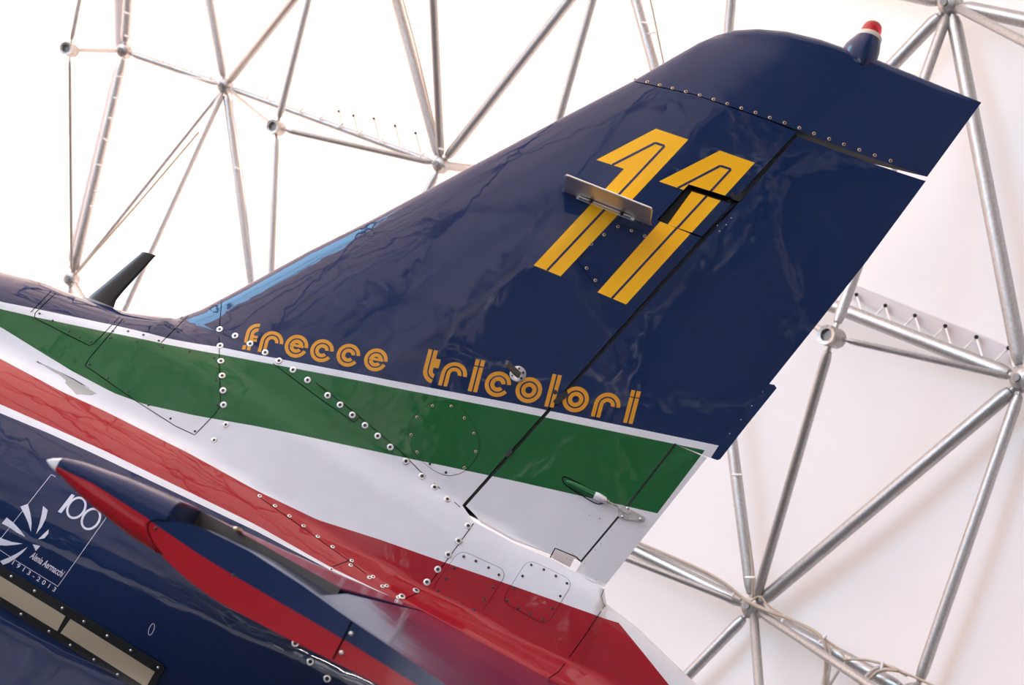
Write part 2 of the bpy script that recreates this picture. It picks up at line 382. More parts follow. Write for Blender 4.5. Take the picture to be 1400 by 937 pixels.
# body (jet pipe) ellipse by station
BX = np.array([-9.0, -5.0, -3.0, -2.2, -1.5, -1.0, -0.5, 0.0, 0.5, 0.95])
BZC = np.array([1.15, 1.25, 1.30, 1.33, 1.33, 1.32, 1.31, 1.31, 1.31, 1.30])
BRZ = np.array([0.70, 0.66, 0.62, 0.585, 0.53, 0.455, 0.40, 0.36, 0.31, 0.25])
BRY = np.array([0.55, 0.52, 0.47, 0.44, 0.41, 0.375, 0.345, 0.315, 0.28, 0.24])
def g_(q):
    q = np.clip(q, 0, 1); return np.sqrt(np.maximum(0, 1-(1-q)**2))
def smax(a, b_, k): return 0.5*(a+b_+np.sqrt((a-b_)**2+k*k))
def W(x, z):
    x = np.asarray(x, float); z = np.asarray(z, float)
    zc = np.interp(x, BX, BZC); rz = np.interp(x, BX, BRZ); ry = np.interp(x, BX, BRY)
    q = 1-((z-zc)/rz)**2
    wb = ry*np.sqrt(np.maximum(q, 0)) - 0.12*np.maximum(-q, 0)
    hs = np.interp(x, SX, SZ) - z
    ws0 = np.interp(x, [-3, -2, -1.5, -0.5, 0, 0.6], [0.19, 0.165, 0.13, 0.10, 0.085, 0.06])
    ws = np.where(hs > 0, ws0*g_(hs/0.16) + 0.20*np.maximum(hs-0.10, 0)**1.3, 2.0*np.minimum(hs, 0))
    xl = np.interp(z, LZ, LX); xe = np.interp(z, EZ, EX); ch = np.maximum(xe-xl, 0.2)
    t0 = np.interp(z, [1.5, 2.2, 2.8, 4.3], [0.125, 0.115, 0.095, 0.050])
    e = (xe-x)
    wf = t0*g_((x-xl)/(0.36*ch))*np.clip((e+0.008)/(0.62*np.minimum(ch, 1.95)), 0, 1)**0.9
    top = np.where(x > -0.42, np.interp(x, TX, TZ)-z, 1.0)
    wf = wf*g_(top/0.05)
    wf = np.where((e < -0.01) | (x < xl), np.minimum(e, 0)*0.2, wf)
    k = 0.022*np.clip(np.maximum(hs, 0)/0.15, 0, 1)*np.clip((2.5-z)/0.4, 0, 1) + 1e-5
    w = smax(smax(wb, ws, k), wf, k*2.2)
    # rounds off to nothing on the outline of the body underside
    bot = z-(zc-rz)
    w = w*g_(np.clip(bot/0.02, 0, 1))
    return np.maximum(w, 0.0)
def Wn(x, z, h=0.004):
    wx = (W(x+h, z)-W(x-h, z))/(2*h); wz = (W(x, z+h)-W(x, z-h))/(2*h)
    n_ = np.stack([-wx, -np.ones_like(wx), -wz], -1)
    return n_/np.linalg.norm(n_, axis=-1, keepdims=True)
def skin(l):
    """pixels -> (x, z) on the port skin"""
    l = np.asarray(l, float)
    d = np.array([list(ray(a, b)) for a, b in l]); y = np.full(len(l), YC-0.1)
    for it in range(60):
        t = y/d[:, 1]; x = d[:, 0]*t; z = EYE+d[:, 2]*t
        y = y + 0.45*(YC-W(x, z)-y)
    return np.stack([x, z], -1)
def dense(l, closed=False, step=4.0):
    out = []; n_ = len(l)
    for i in range(n_ if closed else n_-1):
        a = l[i]; b = l[(i+1) % n_]; k = max(1, int(math.hypot(b[0]-a[0], b[1]-a[1])/step))
        out += [(a[0]+(b[0]-a[0])*j/k, a[1]+(b[1]-a[1])*j/k) for j in range(k)]
    if not closed: out.append(l[-1])
    return out
def rounded(l, fr=0.25, k=5):
    out = []; n_ = len(l)
    for i in range(n_):
        p0, p1, p2 = Vector(l[i-1]), Vector(l[i]), Vector(l[(i+1) % n_])
        a = p1+(p0-p1)*fr; b = p1+(p2-p1)*fr
        for j in range(k+1):
            t = j/k; q = (1-t)**2*a + 2*t*(1-t)*p1 + t*t*b; out.append((q.x, q.y))
    return out

JET = obj('jet_aircraft', None, category='aircraft', label='navy jet aircraft tail with green, white and red stripes and a yellow 11 on the fin')
JET.location = (0, YC, 0)
JR = Vector((0, YC, 0))

def inpoly(pts, poly):
    x = pts[:, 0][:, None]; y = pts[:, 1][:, None]; p = np.asarray(poly, float); q = np.roll(p, -1, 0)
    cond = ((p[:, 1][None] > y) != (q[:, 1][None] > y))
    with np.errstate(divide='ignore', invalid='ignore'):
        xi = (q[:, 0]-p[:, 0])[None]*(y-p[:, 1][None])/(q[:, 1]-p[:, 1])[None]+p[:, 0][None]
    return (np.sum(cond & (x < xi), 1) % 2) == 1
def tess(outer, cuts_out=(), cuts_in=(), grid=0.03, extra=None):
    pts = []; edges = []
    for poly in [outer]+list(cuts_out)+list(cuts_in):
        k = len(pts); n_ = len(poly); pts += [tuple(p) for p in poly]; edges += [(k+i, k+(i+1) % n_) for i in range(n_)]
    o = np.asarray(outer)
    if grid:
        gx = np.arange(o[:, 0].min()+grid*.5, o[:, 0].max(), grid); gz = np.arange(o[:, 1].min()+grid*.5, o[:, 1].max(), grid)
        G = np.array([(a+(j % 2)*grid*.5, b) for j, b in enumerate(gz) for a in gx])
        if len(G): pts += [tuple(p) for p in G[inpoly(G, outer)]]
    if extra is not None:
        pts += [tuple(p) for p in extra[inpoly(extra, outer)]]
    r = delaunay_2d_cdt([Vector(p) for p in pts], edges, [], 0, 1e-6)
    V = np.array([tuple(v) for v in r[0]]); Fc = np.array([f for f in r[2] if len(f) == 3])
    C = V[Fc].mean(1); keep_ = inpoly(C, outer)
    for c in cuts_out: keep_ &= ~inpoly(C, c)
    for c in cuts_in: keep_ &= inpoly(C, c)
    Fc = Fc[keep_]
    used = np.unique(Fc); mp = -np.ones(len(V), int); mp[used] = np.arange(len(used))
    V = V[used]; Fc = mp[Fc]
    a, b, c = V[Fc[:, 0]], V[Fc[:, 1]], V[Fc[:, 2]]
    cr = (b[:, 0]-a[:, 0])*(c[:, 1]-a[:, 1])-(b[:, 1]-a[:, 1])*(c[:, 0]-a[:, 0])
    flip = cr < 0; Fc[flip] = Fc[flip][:, ::-1]
    ok = np.abs(cr) > 1e-10
    return V, Fc[ok]
def border(Fc):
    e = {}
    for t in Fc:
        for i in range(3):
            a, b = int(t[i]), int(t[(i+1) % 3]); e[(a, b)] = 1
    return [(a, b) for (a, b) in e if (b, a) not in e]
def solid_piece(name, outer, mats, parent, cut_front=(), grid=0.03, extra=None, shrink=0.0, **props):
    """a piece of the airframe: port skin, starboard skin and the cap walls round its edge. slots: 0 skin, 1 cap"""
    V, Fc = tess(outer, (), (), grid, extra)
    w = np.maximum(W(V[:, 0], V[:, 1])-shrink, 0.0005 if shrink else 0); nr = Wn(V[:, 0], V[:, 1])
    n_ = len(V)
    verts = [(x, -a, z) for (x, z), a in zip(V, w)]; norm = list(nr)
    if cut_front:
        Vf, Ff = tess(outer, cut_front, (), grid, extra); wf = np.maximum(W(Vf[:, 0], Vf[:, 1])-shrink, 0); nf = Wn(Vf[:, 0], Vf[:, 1])
        verts = [(x, -a, z) for (x, z), a in zip(Vf, wf)]; norm = list(nf); faces = [tuple(t) for t in Ff]
    else: faces = [tuple(t) for t in Fc]
    k = len(verts)
    verts += [(x, a, z) for (x, z), a in zip(V, w)]; norm += [(q[0], -q[1], q[2]) for q in nr]
    faces += [(t[0]+k, t[2]+k, t[1]+k) for t in Fc]
    mi = [0]*len(faces)
    for a, b in border(Fc):
        if w[a]+w[b] < 0.004: continue
        k = len(verts); (x0, z0), (x1, z1) = V[a], V[b]
        verts += [(x0, -w[a], z0), (x1, -w[b], z1), (x1, w[b], z1), (x0, w[a], z0)]
        t = np.array([x1-x0, z1-z0]); t /= (np.linalg.norm(t)+1e-9); nn = (t[1], 0, -t[0])
        norm += [nn]*4; faces.append((k+1, k, k+3, k+2)); mi.append(1)
    me = mesh(name, verts, faces, mats, True, mi, norm)
    return obj(name, me, parent, **props)
def decal(name, polys, mats, parent, off=0.0008, cuts_out=(), cuts_in=(), grid=0.03, skirt=0.0, xz=False, **props):
    """thin paint or plate conforming to the port skin; polys = [(pixel polygon, slot)] ; positive off = proud"""
    verts, faces, mi, norm = [], [], [], []
    for lst in polys:
        pl, slot = lst[0], lst[1]; o2 = off+(lst[2] if len(lst) > 2 else 0)
        o_ = np.asarray(pl) if xz else skin(dense(pl, True, 6))
        V, Fc = tess([tuple(p) for p in o_], cuts_out, cuts_in, grid)
        if not len(Fc): continue
        w = W(V[:, 0], V[:, 1])+o2; nr = Wn(V[:, 0], V[:, 1]); k = len(verts)
        verts += [(x, -a, z) for (x, z), a in zip(V, w)]; norm += list(nr)
        faces += [tuple(int(i)+k for i in t) for t in Fc]; mi += [slot]*len(Fc)
        if skirt:
            for a, b in border(Fc):
                k2 = len(verts); (x0, z0), (x1, z1) = V[a], V[b]
                verts += [(x0, -w[a], z0), (x1, -w[b], z1), (x1, -w[b]+skirt, z1), (x0, -w[a]+skirt, z0)]
                t = np.array([x1-x0, z1-z0]); t /= (np.linalg.norm(t)+1e-9)
                norm += [(t[1], 0, -t[0])]*4; faces.append((k2+1, k2, k2+3, k2+2)); mi.append(slot)
    me = mesh(name, verts, faces, mats, True, mi, norm)
    return obj(name, me, parent, **props)
def seam(pl, width=0.0032, parent=JET, closed=False, off=0.0006, mat='seam', step=5, name='panel_seam'):
    S = skin(dense(pl, closed, step)); w = W(S[:, 0], S[:, 1])+off; nr = Wn(S[:, 0], S[:, 1])
    Pt = np.stack([S[:, 0], -w, S[:, 1]], -1)
    T_ = np.roll(Pt, -1, 0)-np.roll(Pt, 1, 0)
    if not closed: T_[0] = Pt[1]-Pt[0]; T_[-1] = Pt[-1]-Pt[-2]
    B = np.cross(nr, T_); B /= (np.linalg.norm(B, axis=1, keepdims=True)+1e-9)
    n_ = len(Pt); verts = list(Pt+B*width/2)+list(Pt-B*width/2)
    faces = [(n_+i, n_+(i+1) % n_, (i+1) % n_, i) for i in range(n_ if closed else n_-1)]
    return obj(name, mesh(name, verts, faces, [M[mat]], True, None, list(nr)*2), parent)

# ------------------------------------------------------------------ livery: colour split by painted stripes (object x, z)
def stripe_curve(px_pts, left=None, right=None):
    S = [tuple(p) for p in skin(px_pts)]
    if left: S = [left]+S
    if right: S = S+[right]
    S.sort(); return S
A_ = stripe_curve([(0, 412.6), (50, 422.6), (152, 444), (232, 463.5), (300, 474.6), (350, 485), (525, 518.5), (700, 551.5), (983, 609.5)], (-5.5, 1.9), (1.2, 2.68))
B_ = stripe_curve([(0, 422.6), (50, 434), (146, 454), (225, 470.6), (300, 484.5), (350, 494), (525, 527.5), (700, 561.5), (965, 616)], (-5.5, 1.87), (1.2, 2.62))
C_ = stripe_curve([(0, 447), (50, 478), (99, 508), (155, 537.5), (199, 553.4), (265, 568), (350, 583), (525, 620), (700, 657), (898, 702)], (-5.5, 1.80), (1.2, 2.42))
D_ = stripe_curve([(0, 490.5), (83, 535), (142, 561.7), (258, 620), (350, 670.7), (434, 711), (519, 738), (607, 769), (700, 801), (828, 846.6), (846, 852)], (-5.5, 1.72))
D_ = D_[:-1] + [D_[-1], (D_[-1][0]+0.14, D_[-1][1]-0.075), (0.95, 1.42)]
E_ = stripe_curve([(0, 553), (75, 586), (150, 620), (350, 718), (451, 775.6), (540, 819)], (-5.5, 1.60), (0.0, 1.30))
F_ = stripe_curve([(0, 565), (65, 592), (127, 620), (350, 726.5), (451, 779.5), (540, 819.5)], (-5.5, 1.57), (0.0, 1.295))
# aft of the last point of the lower stripe the red runs down to the tailplane root
X0, X1, Z0, Z1 = -5.6, 1.3, 0.8, 3.0
def livery(name, aft_white=True, red_tail=True):
    m, nt, b = nodemat(name); L = nt.links.new
    tc = nt.nodes.new('ShaderNodeTexCoord'); sx = nt.nodes.new('ShaderNodeSeparateXYZ'); L(tc.outputs['Object'], sx.inputs[0])
    def math_(op, a, c):
        n_ = nt.nodes.new('ShaderNodeMath'); n_.operation = op
        for i, v in enumerate((a, c)):
            if hasattr(v, 'links'): L(v, n_.inputs[i])
            else: n_.inputs[i].default_value = v
        return n_.outputs[0]
    X, Z = sx.outputs['X'], sx.outputs['Z']
    xn = math_('DIVIDE', math_('SUBTRACT', X, X0), X1-X0); zn = math_('DIVIDE', math_('SUBTRACT', Z, Z0), Z1-Z0)
    def below(curve):
        fc = nt.nodes.new('ShaderNodeFloatCurve'); cm = fc.mapping.curves[0]
        P = [((x-X0)/(X1-X0), (z-Z0)/(Z1-Z0)) for x, z in curve]; P = [p for p in P if 0 <= p[0] <= 1]
        if P[0][0] > 0: P = [(0, P[0][1])]+P
        if P[-1][0] < 1: P = P+[(1, P[-1][1])]
        cm.points[0].location = P[0]; cm.points[1].location = P[-1]
        for p in P[1:-1]: cm.points.new(*p)
        for p in cm.points: p.handle_type = 'VECTOR'
        fc.mapping.update(); L(xn, fc.inputs['Value'])
        return math_('LESS_THAN', zn, fc.outputs[0])
    col = None
    def mix(fac, c1, c2):
        n_ = nt.nodes.new('ShaderNodeMix'); n_.data_type = 'RGBA'; L(fac, n_.inputs[0])
        for i, c in ((6, c1), (7, c2)):
            if hasattr(c, 'links'): L(c, n_.inputs[i])
            else: n_.inputs[i].default_value = (*c, 1)
        return n_.outputs[2]
    def line_side(p, q):           # 1 where the point is aft of the line p->q (both (x,z))
        (x0, z0), (x1, z1) = p, q; s = (x1-x0)/(z1-z0)
        return math_('GREATER_THAN', math_('SUBTRACT', X, math_('MULTIPLY', math_('SUBTRACT', Z, z0), s)), x0)
    col = NAVY
    wa = below(A_)
    q1 = skin([(983, 609), (972, 626)]); navy_aft = line_side(tuple(q1[0]), tuple(q1[1]))
    nav = math_('SUBTRACT', 1.0, math_('MULTIPLY', navy_aft, math_('GREATER_THAN', Z, 2.3)))
    col = mix(math_('MULTIPLY', wa, nav), col, WHITE)
    q2 = skin([(965, 614.5), (899, 702)]); wh_aft = math_('SUBTRACT', 1.0, line_side(tuple(q2[0]), tuple(q2[1])))
    col = mix(math_('MULTIPLY', below(B_), wh_aft), col, GREEN)
    col = mix(math_('MULTIPLY', below(C_), nav), col, WHITE)
    col = mix(below(D_), col, RED)
    fore = math_('LESS_THAN', X, skin([(541, 819)])[0][0])
    col = mix(math_('MULTIPLY', below(E_), fore), col, WHITE)
    col = mix(math_('MULTIPLY', below(F_), fore), col, NAVY)
    aft = math_('SUBTRACT', 1.0, fore)
    col = mix(math_('MULTIPLY', aft, math_('LESS_THAN', Z, 1.50)), col, NAVY)
    # faint grime
    nz = nt.nodes.new('ShaderNodeTexNoise'); nz.inputs['Scale'].default_value = 5; nz.inputs['Detail'].default_value = 5; L(tc.outputs['Object'], nz.inputs['Vector'])
    mr = nt.nodes.new('ShaderNodeMapRange'); mr.inputs[1].default_value = 0.3; mr.inputs[2].default_value = 0.75; mr.inputs[3].default_value = 1.0; mr.inputs[4].default_value = 0.93
    L(nz.outputs['Fac'], mr.inputs[0])
    n_ = nt.nodes.new('ShaderNodeMix'); n_.data_type = 'RGBA'; n_.blend_type = 'MULTIPLY'; n_.inputs[0].default_value = 1
    L(col, n_.inputs[6]); L(mr.outputs[0], n_.inputs[7]); L(n_.outputs[2], b.inputs['Base Color'])
    b.inputs['Roughness'].default_value = 0.035; b.inputs['IOR'].default_value = 1.46
    b.inputs['Coat Weight'].default_value = 0.0; b.inputs['Coat Roughness'].default_value = 0.02
    ripple(nt, b)
    return m
M['livery'] = livery('livery_paint')

# ------------------------------------------------------------------ airframe pieces
def xz(l): return [tuple(p) for p in skin(l)]
hinge_fix = [(1087, 183), (1049, 224), (1011, 266)]             # aft edge of the fixed fin, cut-out corner
hinge_fix2 = [(958, 326), (800, 502), (632, 691)]
gap_low = [(632, 691), (647, 713), (700, 741.5), (754, 765), (790, 785), (826, 806)]
joint = [(862, 111), (950, 130), (1050, 164.5), (1089.5, 180.5)]
le_dense = [p for p in P2(dense(le_px, False, 6))]
ji = xz(dense(joint, False, 8))
LEf = [p for p in le_dense if p[1] < ji[0][1]-0.005]
front_top = [(-9.0, 2.0), (-7.0, 2.04), (-5.0, 2.08), (-4.0, 2.105), (-3.2, 2.13)] + P2(dense(spine_px, False, 8))[:-1]
bx = np.concatenate([np.arange(0.94, -3.2, -0.06), np.arange(-3.2, -9.0, -0.3), [-9.0]])
botl = [(float(x), float(np.interp(x, BX, BZC)-np.interp(x, BX, BRZ))) for x in bx]
jiA = [p for p in ji]; jiA[0] = (np.interp(ji[0][1], LZ, LX), ji[0][1])
outer = front_top + LEf + jiA + xz(dense(hinge_fix+hinge_fix2, False, 8)) + xz(dense(gap_low[1:], False, 8)) + P2(dense(tail_px[1:], False, 8)) + [(0.70, 1.66), (0.94, 1.50)] + botl
# extra sample rows tucked behind the leading edge and spine, where the skin curls over
rows = []
for d in (.0015, .004, .008, .014, .022, .034, .05, .075):
    for (x, z) in P2(dense(le_px, False, 5)) : rows.append((x+d*0.78, z-d*0.62)); rows.append((x+d*.3, z-d))
    for (x, z) in front_top[:5]+P2(dense(spine_px, False, 5)): rows.append((x, z-d*1.0))
    for (x, z) in botl: rows.append((x, z+d))
    for (x, z) in P2(dense(tip_px, False, 6)): rows.append((x, z-d))
rows = np.array(rows)
cut_px = [(941, 252), (1011, 273.5), (1013, 268)]
cut = [(941.5, 252), (1012, 274), (959, 326), (898, 301)]
cut_xz = xz(dense(cut, True, 6))
cut_in = [p for p in cut_xz]
fus = solid_piece('fuselage', outer, [M['livery'], M['black']], JET, cut_front=[cut_xz], grid=0.028, extra=rows)

# fin tip cap
tipo_low = xz(dense([(862, 109.6), (950, 128.6), (1050, 163), (1090, 177.5), (1165, 207), (1268, 241.5)], False, 8))
tipo_low[0] = (np.interp(tipo_low[0][1], LZ, LX), tipo_low[0][1])
LEt = [p for p in le_dense if p[1] > tipo_low[0][1]+0.005]
tip_out = tipo_low[::-1] + LEt + P2(dense(tip_px, False, 8))
solid_piece('fin_tip', tip_out, [M['navy'], M['black']], JET, grid=0.028, extra=rows)

# rudder
rud = [(1090.5, 186), (1160, 212), (1229, 235.5), (1266, 247.5), (1186, 356), (1120, 440), (1052, 525), (1059, 526.5), (1062, 531), (1020, 583), (985, 628), (981, 629.5),
       (930, 610), (923, 606), (857, 691), (794, 766.5), (783, 762), (754, 757.5), (700, 735.5), (655, 710), (637, 692), (800, 509), (962, 330), (1016, 271), (1053, 229)]
rud_o = solid_piece('rudder', xz(dense(rud, True, 7)), [M['livery'], M['white']], JET, grid=0.03, shrink=0.0015)
# black fill added in the hinge gap, so no bright background shows through
hinge_fill = [(1083, 178), (1100, 186), (1022, 274), (968, 333), (805, 514), (650, 706), (622, 690), (795, 495), (950, 318), (1005, 262), (1045, 220)]
solid_piece('hinge_gap_fill', xz(dense(hinge_fill, True, 8)), [M['black'], M['black']], JET, grid=0.05, shrink=0.022)
tab_fill = [(918, 600), (932, 612), (866, 700), (803, 775), (786, 762), (850, 686)]
solid_piece('tab_gap_fill', xz(dense(tab_fill, True, 8)), [M['black'], M['black']], rud_o, grid=0.05, shrink=0.006)  # added black strip, keeps the tab gap dark against the bright background
# trim tab
tab = [(925.5, 607.5), (931, 611.5), (967, 626), (826, 803), (786, 784), (796.5, 767.5), (860, 692)]
tab_o = solid_piece('trim_tab', xz(dense(tab, True, 7)), [M['livery'], M['white']], rud_o, grid=0.03, shrink=0.002)

# recess with the rudder balance arm behind the cut-out
def off_sheet(name, poly_xz, depth, mat, parent):
    return decal(name, [(poly_xz, 0)], [mat], parent, off=-depth, xz=True, grid=0.02)
off_sheet('recess_floor', xz(dense([(935, 245), (1020, 270), (965, 334), (888, 302)], True, 6)), 0.040, M['black'], JET)
mb = MB()
cp = [tuple(p) for p in skin(dense(cut, True, 5))]
for i in range(len(cp)):
    (x0, z0), (x1, z1) = cp[i], cp[(i+1) % len(cp)]; w0, w1 = float(W(x0, z0)), float(W(x1, z1))
    mb.add([(x0, -w0, z0), (x1, -w1, z1), (x1, -w1+.042, z1), (x0, -w0+.042, z0)], [(0, 1, 2, 3)])
mb.build('recess_wall', [M['black']], JET)
inset = [(946, 261), (1004, 279.5), (960, 322), (913, 306.5)]
decal('balance_arm', [(inset, 0)], [M['navy']], JET, off=-0.006, grid=0.02, skirt=0.02)

# numerals
def strip(p, q, w0):
    p, q = Vector(p), Vector(q); d = (q-p).normalized(); n_ = Vector((-d.y, d.x))*w0/2
    return [tuple(p+n_), tuple(q+n_), tuple(q-n_), tuple(p-n_)]
one_a = [(896.8, 176), (941.2, 190.8), (766.4, 378), (729.8, 363), (853.2, 231), (815.5, 218.6)]
ina = [(837, 225.8), (896, 195.5), (908.7, 199.7), (748, 370.2)]
one_b = [(984.2, 206), (1032, 222.7), (856, 416.5), (816.9, 399.8), (939.5, 261.5), (901, 248.3)]
inb = [(926.8, 257.2), (984.8, 226.9), (999.5, 231.6), (836.6, 408.2)]
def inline(l, w0=3.1): return [strip(l[0], l[1], w0), strip(l[1], l[2], w0), strip(l[2], l[3], w0)]
for pl, il in ((one_a, ina), (one_b, inb)):
    decal('numeral', [(pl, 0)]+[(s, 1, 0.0004) for s in inline(il)], [M['yellow'], M['navy_flat']], JET, off=0.0007, cuts_out=[cut_xz], grid=0.03)
ins_xz = xz(dense(inset, True, 6))
decal('numeral', [(one_b, 0)]+[(s, 1, 0.0004) for s in inline(inb)], [M['yellow'], M['navy_flat']], JET, off=-0.0052, cuts_in=[ins_xz], grid=0.03)

# lettering 'frecce tricolori': double-line letters, each in its own little frame
E1 = Vector((0.984, 0.1795)); E2 = Vector((0.252, -0.968))
def arcpoly(cx, cy, r0, r1, a0, a1):
    k = max(6, int(abs(a1-a0)/9)); aa = [math.radians(a0+(a1-a0)*i/k) for i in range(k+1)]
    return [(cx+r1*math.cos(a), cy+r1*math.sin(a)) for a in aa]+[(cx+r0*math.cos(a), cy+r0*math.sin(a)) for a in aa[::-1]]
def rect(u0, u1, v0, v1): return [(u0, v0), (u1, v0), (u1, v1), (u0, v1)]
S1, S2, S3, S4 = 1.0, .70, .58, .27
G = {
 'o': [arcpoly(1, 1, S2, S1, 0, 180), arcpoly(1, 1, S2, S1, 180, 360), arcpoly(1, 1, S4, S3, 0, 180), arcpoly(1, 1, S4, S3, 180, 360)],
 'c': [arcpoly(1, 1, S2, S1, 6, 328), arcpoly(1, 1, S4, S3, 10, 322)],
 'e': [arcpoly(1, 1, S2, S1, 0, 340), arcpoly(1, 1, S4, S3, 20, 160), arcpoly(1, 1, S4, S3, 192, 325), rect(.42, 1.62, .94, 1.16)],
 'r': [arcpoly(1, 1, S2, S1, 0, 180), arcpoly(1, 1, S4+.02, S3, 0, 180), rect(0, .30, 0, 1), rect(.42, .71, 0, 1)],
 'i': [rect(0, .30, 0, 1.98), rect(.42, .73, 0, 1.98), rect(0, .30, 2.06, 2.55), rect(.42, .73, 2.06, 2.55)],
 'l': [rect(0, .30, 0, 2.60), rect(.42, .73, 0, 2.60)],
 't': [rect(0, .30, 1, 2.60), rect(.42, .73, 1, 2.60), arcpoly(1, 1, S2, S1, 180, 262), arcpoly(1, 1, S4, S3, 180, 262), rect(.73, 1.12, 1.25, 1.95)],
 'f': [rect(0, .30, 0, 1.5), rect(.42, .73, 0, 1.5), arcpoly(1, 1.5, S2, S1, 88, 180), arcpoly(1, 1.5, S4, S3, 88, 180), rect(.73, 1.10, .85, 1.08), rect(.73, 1.10, 1.16, 1.40)],
}
def glyph(ch, org, R_):
    """org = pixel of the glyph's lower left corner"""
    polys = []
    for p in G[ch]:
        polys.append(([tuple(Vector(org)+E1*(u*R_)+E2*(v*R_*1.0)) for u, v in p], 0))
    decal('letter', polys, [M['orange']], JET, off=0.0007, grid=0)
def round_org(c, R_): return tuple(Vector(c)-E1*R_-E2*R_)
def ll(x, y, s, ox, oy): return (ox+x/s, oy+y/s)
glyph('f', ll(50, 222, 4.667, 320, 430), 15.4); glyph('r', ll(150, 237, 4.667, 320, 430), 15.6)
for ch, c in (('e', (405.3, 473.7)), ('c', (440.2, 479.8)), ('c', (476.2, 486)), ('e', (513.8, 492.4))): glyph(ch, round_org(c, 15.9), 15.9)
glyph('t', ll(62, 262, 4.242, 560, 460), 17.6); glyph('r', ll(165, 283, 4.242, 560, 460), 17.6); glyph('i', ll(337, 317, 4.242, 560, 460), 17.6)
glyph('c', round_org((680.7, 525.6), 17.7), 17.7); glyph('o', round_org((723, 533.7), 17.9), 17.9); glyph('l', ll(781, 406, 4.242, 560, 460), 17.6)
glyph('o', round_org((787, 546.4), 17.9), 17.9); glyph('r', ll(1051, 463, 4.242, 560, 460), 18.0); glyph('i', ll(1238, 500, 4.242, 560, 460), 18.0)

# centenary emblem on the flank
def z8(l): return [(x/4.933, 640+y/4.933) for x, y in l]
petals = [[(137, 262), (188, 243), (205, 310), (213, 370), (208, 432), (190, 370), (165, 315)], [(290, 257), (322, 285), (310, 340), (280, 400), (243, 447), (265, 380), (280, 320)],
          [(45, 335), (95, 375), (140, 425), (172, 468), (110, 435), (60, 400), (12, 375)], [(328, 415), (325, 445), (300, 475), (255, 483), (280, 460)],
          [(-60, 450), (0, 470), (20, 480), (80, 500), (155, 512), (100, 520), (40, 525), (-60, 520)], [(185, 535), (150, 575), (100, 615), (60, 640), (20, 655), (0, 630), (60, 605), (110, 580)],
          [(220, 515), (270, 528), (242, 562)]]
polys = [(z8(p), 0) for p in petals]
decal('emblem', polys, [M['logo']], JET, off=0.0008, grid=0)
for l in ([(375, 60), (345, 45), (-60, 560)], [(740, 300), (708, 348), (390, 800), (100, 622), (-60, 515)]):
    seam(z8(l), 0.0017, mat='logo', name='emblem_border', off=.0007, step=3)
def ell_ring(cx, cy, a, b, tilt, wd_):
    t = math.radians(tilt); out = []
    def pt(r_a, r_b, k):
        u, v = r_a*math.cos(k), r_b*math.sin(k); return (cx+u*math.cos(t)-v*math.sin(t), cy+u*math.sin(t)+v*math.cos(t))
    for h in (0, 1):
        ks = [math.pi*(h+i/14) for i in range(15)]
        out.append([pt(a, b, k) for k in ks]+[pt(a-wd_, b-wd_, k) for k in ks[::-1]])
    return out
hund = [(z8([(483, 176), (505, 186), (413, 306), (390, 296)]), 0)]
for c in ((515, 270), (613, 345)): hund += [(z8(p), 0) for p in ell_ring(c[0], c[1], 62, 82, 35, 15)]
decal('emblem_number', hund, [M['logo']], JET, off=0.0008, grid=0)
def text_decal(body, p0, p1, height, name, spacing=1.0, mat='logo', lean=0.0):
    """text whose baseline runs p0 -> p1 (pixels)"""
    cu = bpy.data.curves.new('t', 'FONT'); cu.body = body; cu.space_character = spacing; cu.size = 1.0; cu.resolution_u = 3; cu.offset = 0.012
    o = bpy.data.objects.new('t', cu); COL.objects.link(o); dg = bpy.context.evaluated_depsgraph_get()
    me = bpy.data.meshes.new_from_object(o.evaluated_get(dg)); vs_ = [v.co.copy() for v in me.vertices]; fs_ = [tuple(p.vertices) for p in me.polygons]
    bpy.data.objects.remove(o); bpy.data.curves.remove(cu); bpy.data.meshes.remove(me)
    x0 = min(v.x for v in vs_); x1 = max(v.x for v in vs_)
    p0 = Vector(p0); p1 = Vector(p1); d = (p1-p0); dn = d.normalized(); up = Vector((dn.y, -dn.x)); up = (up + dn*lean)
    px = [tuple(p0+d*((v.x-x0)/(x1-x0))+up*(v.y*height/0.7)) for v in vs_]
    S = skin(px); w = W(S[:, 0], S[:, 1])+.001; nr = Wn(S[:, 0], S[:, 1])
    V = [(a[0], -b, a[1]) for a, b in zip(S, w)]
    fs2 = []
    for f_ in fs_:
        a, b, c = [Vector((V[i][0], V[i][2])) for i in f_[:3]]
        cr_ = (b.x-a.x)*(c.y-a.y)-(b.y-a.y)*(c.x-a.x); fs2.append(f_ if cr_ > 0 else f_[::-1])
    obj(name, mesh(name, V, fs2, [M[mat]], True, None, list(nr)), JET)
text_decal('Alenia Aermacchi', z8([(198, 605)])[0], z8([(412, 738)])[0], 10.0, 'emblem_lettering', lean=.1)
text_decal('1913-2013', z8([(78, 650)])[0], z8([(366, 838)])[0], 6.4, 'emblem_dates', spacing=1.8)

# formation light strip
frm = [(-60, 736), (0, 772), (110, 839), (223, 909), (226, 915), (213, 937), (208, 950), (180, 938), (0, 828), (-60, 792)]
fl_o = decal('formation_light', [(frm, 0)], [M['frame']], JET, off=0.009, grid=0.018, skirt=0.012)
p1 = [(-60, 751), (0, 787), (91, 843), (80, 863.5), (0, 815), (-60, 780)]
p2 = [(98, 847), (213, 919), (201, 940), (84.5, 866)]
for p in (p1, p2): decal('light_panel', [(p, 0)], [M['tan']], fl_o, off=0.0112, grid=0.018, skirt=0.004)

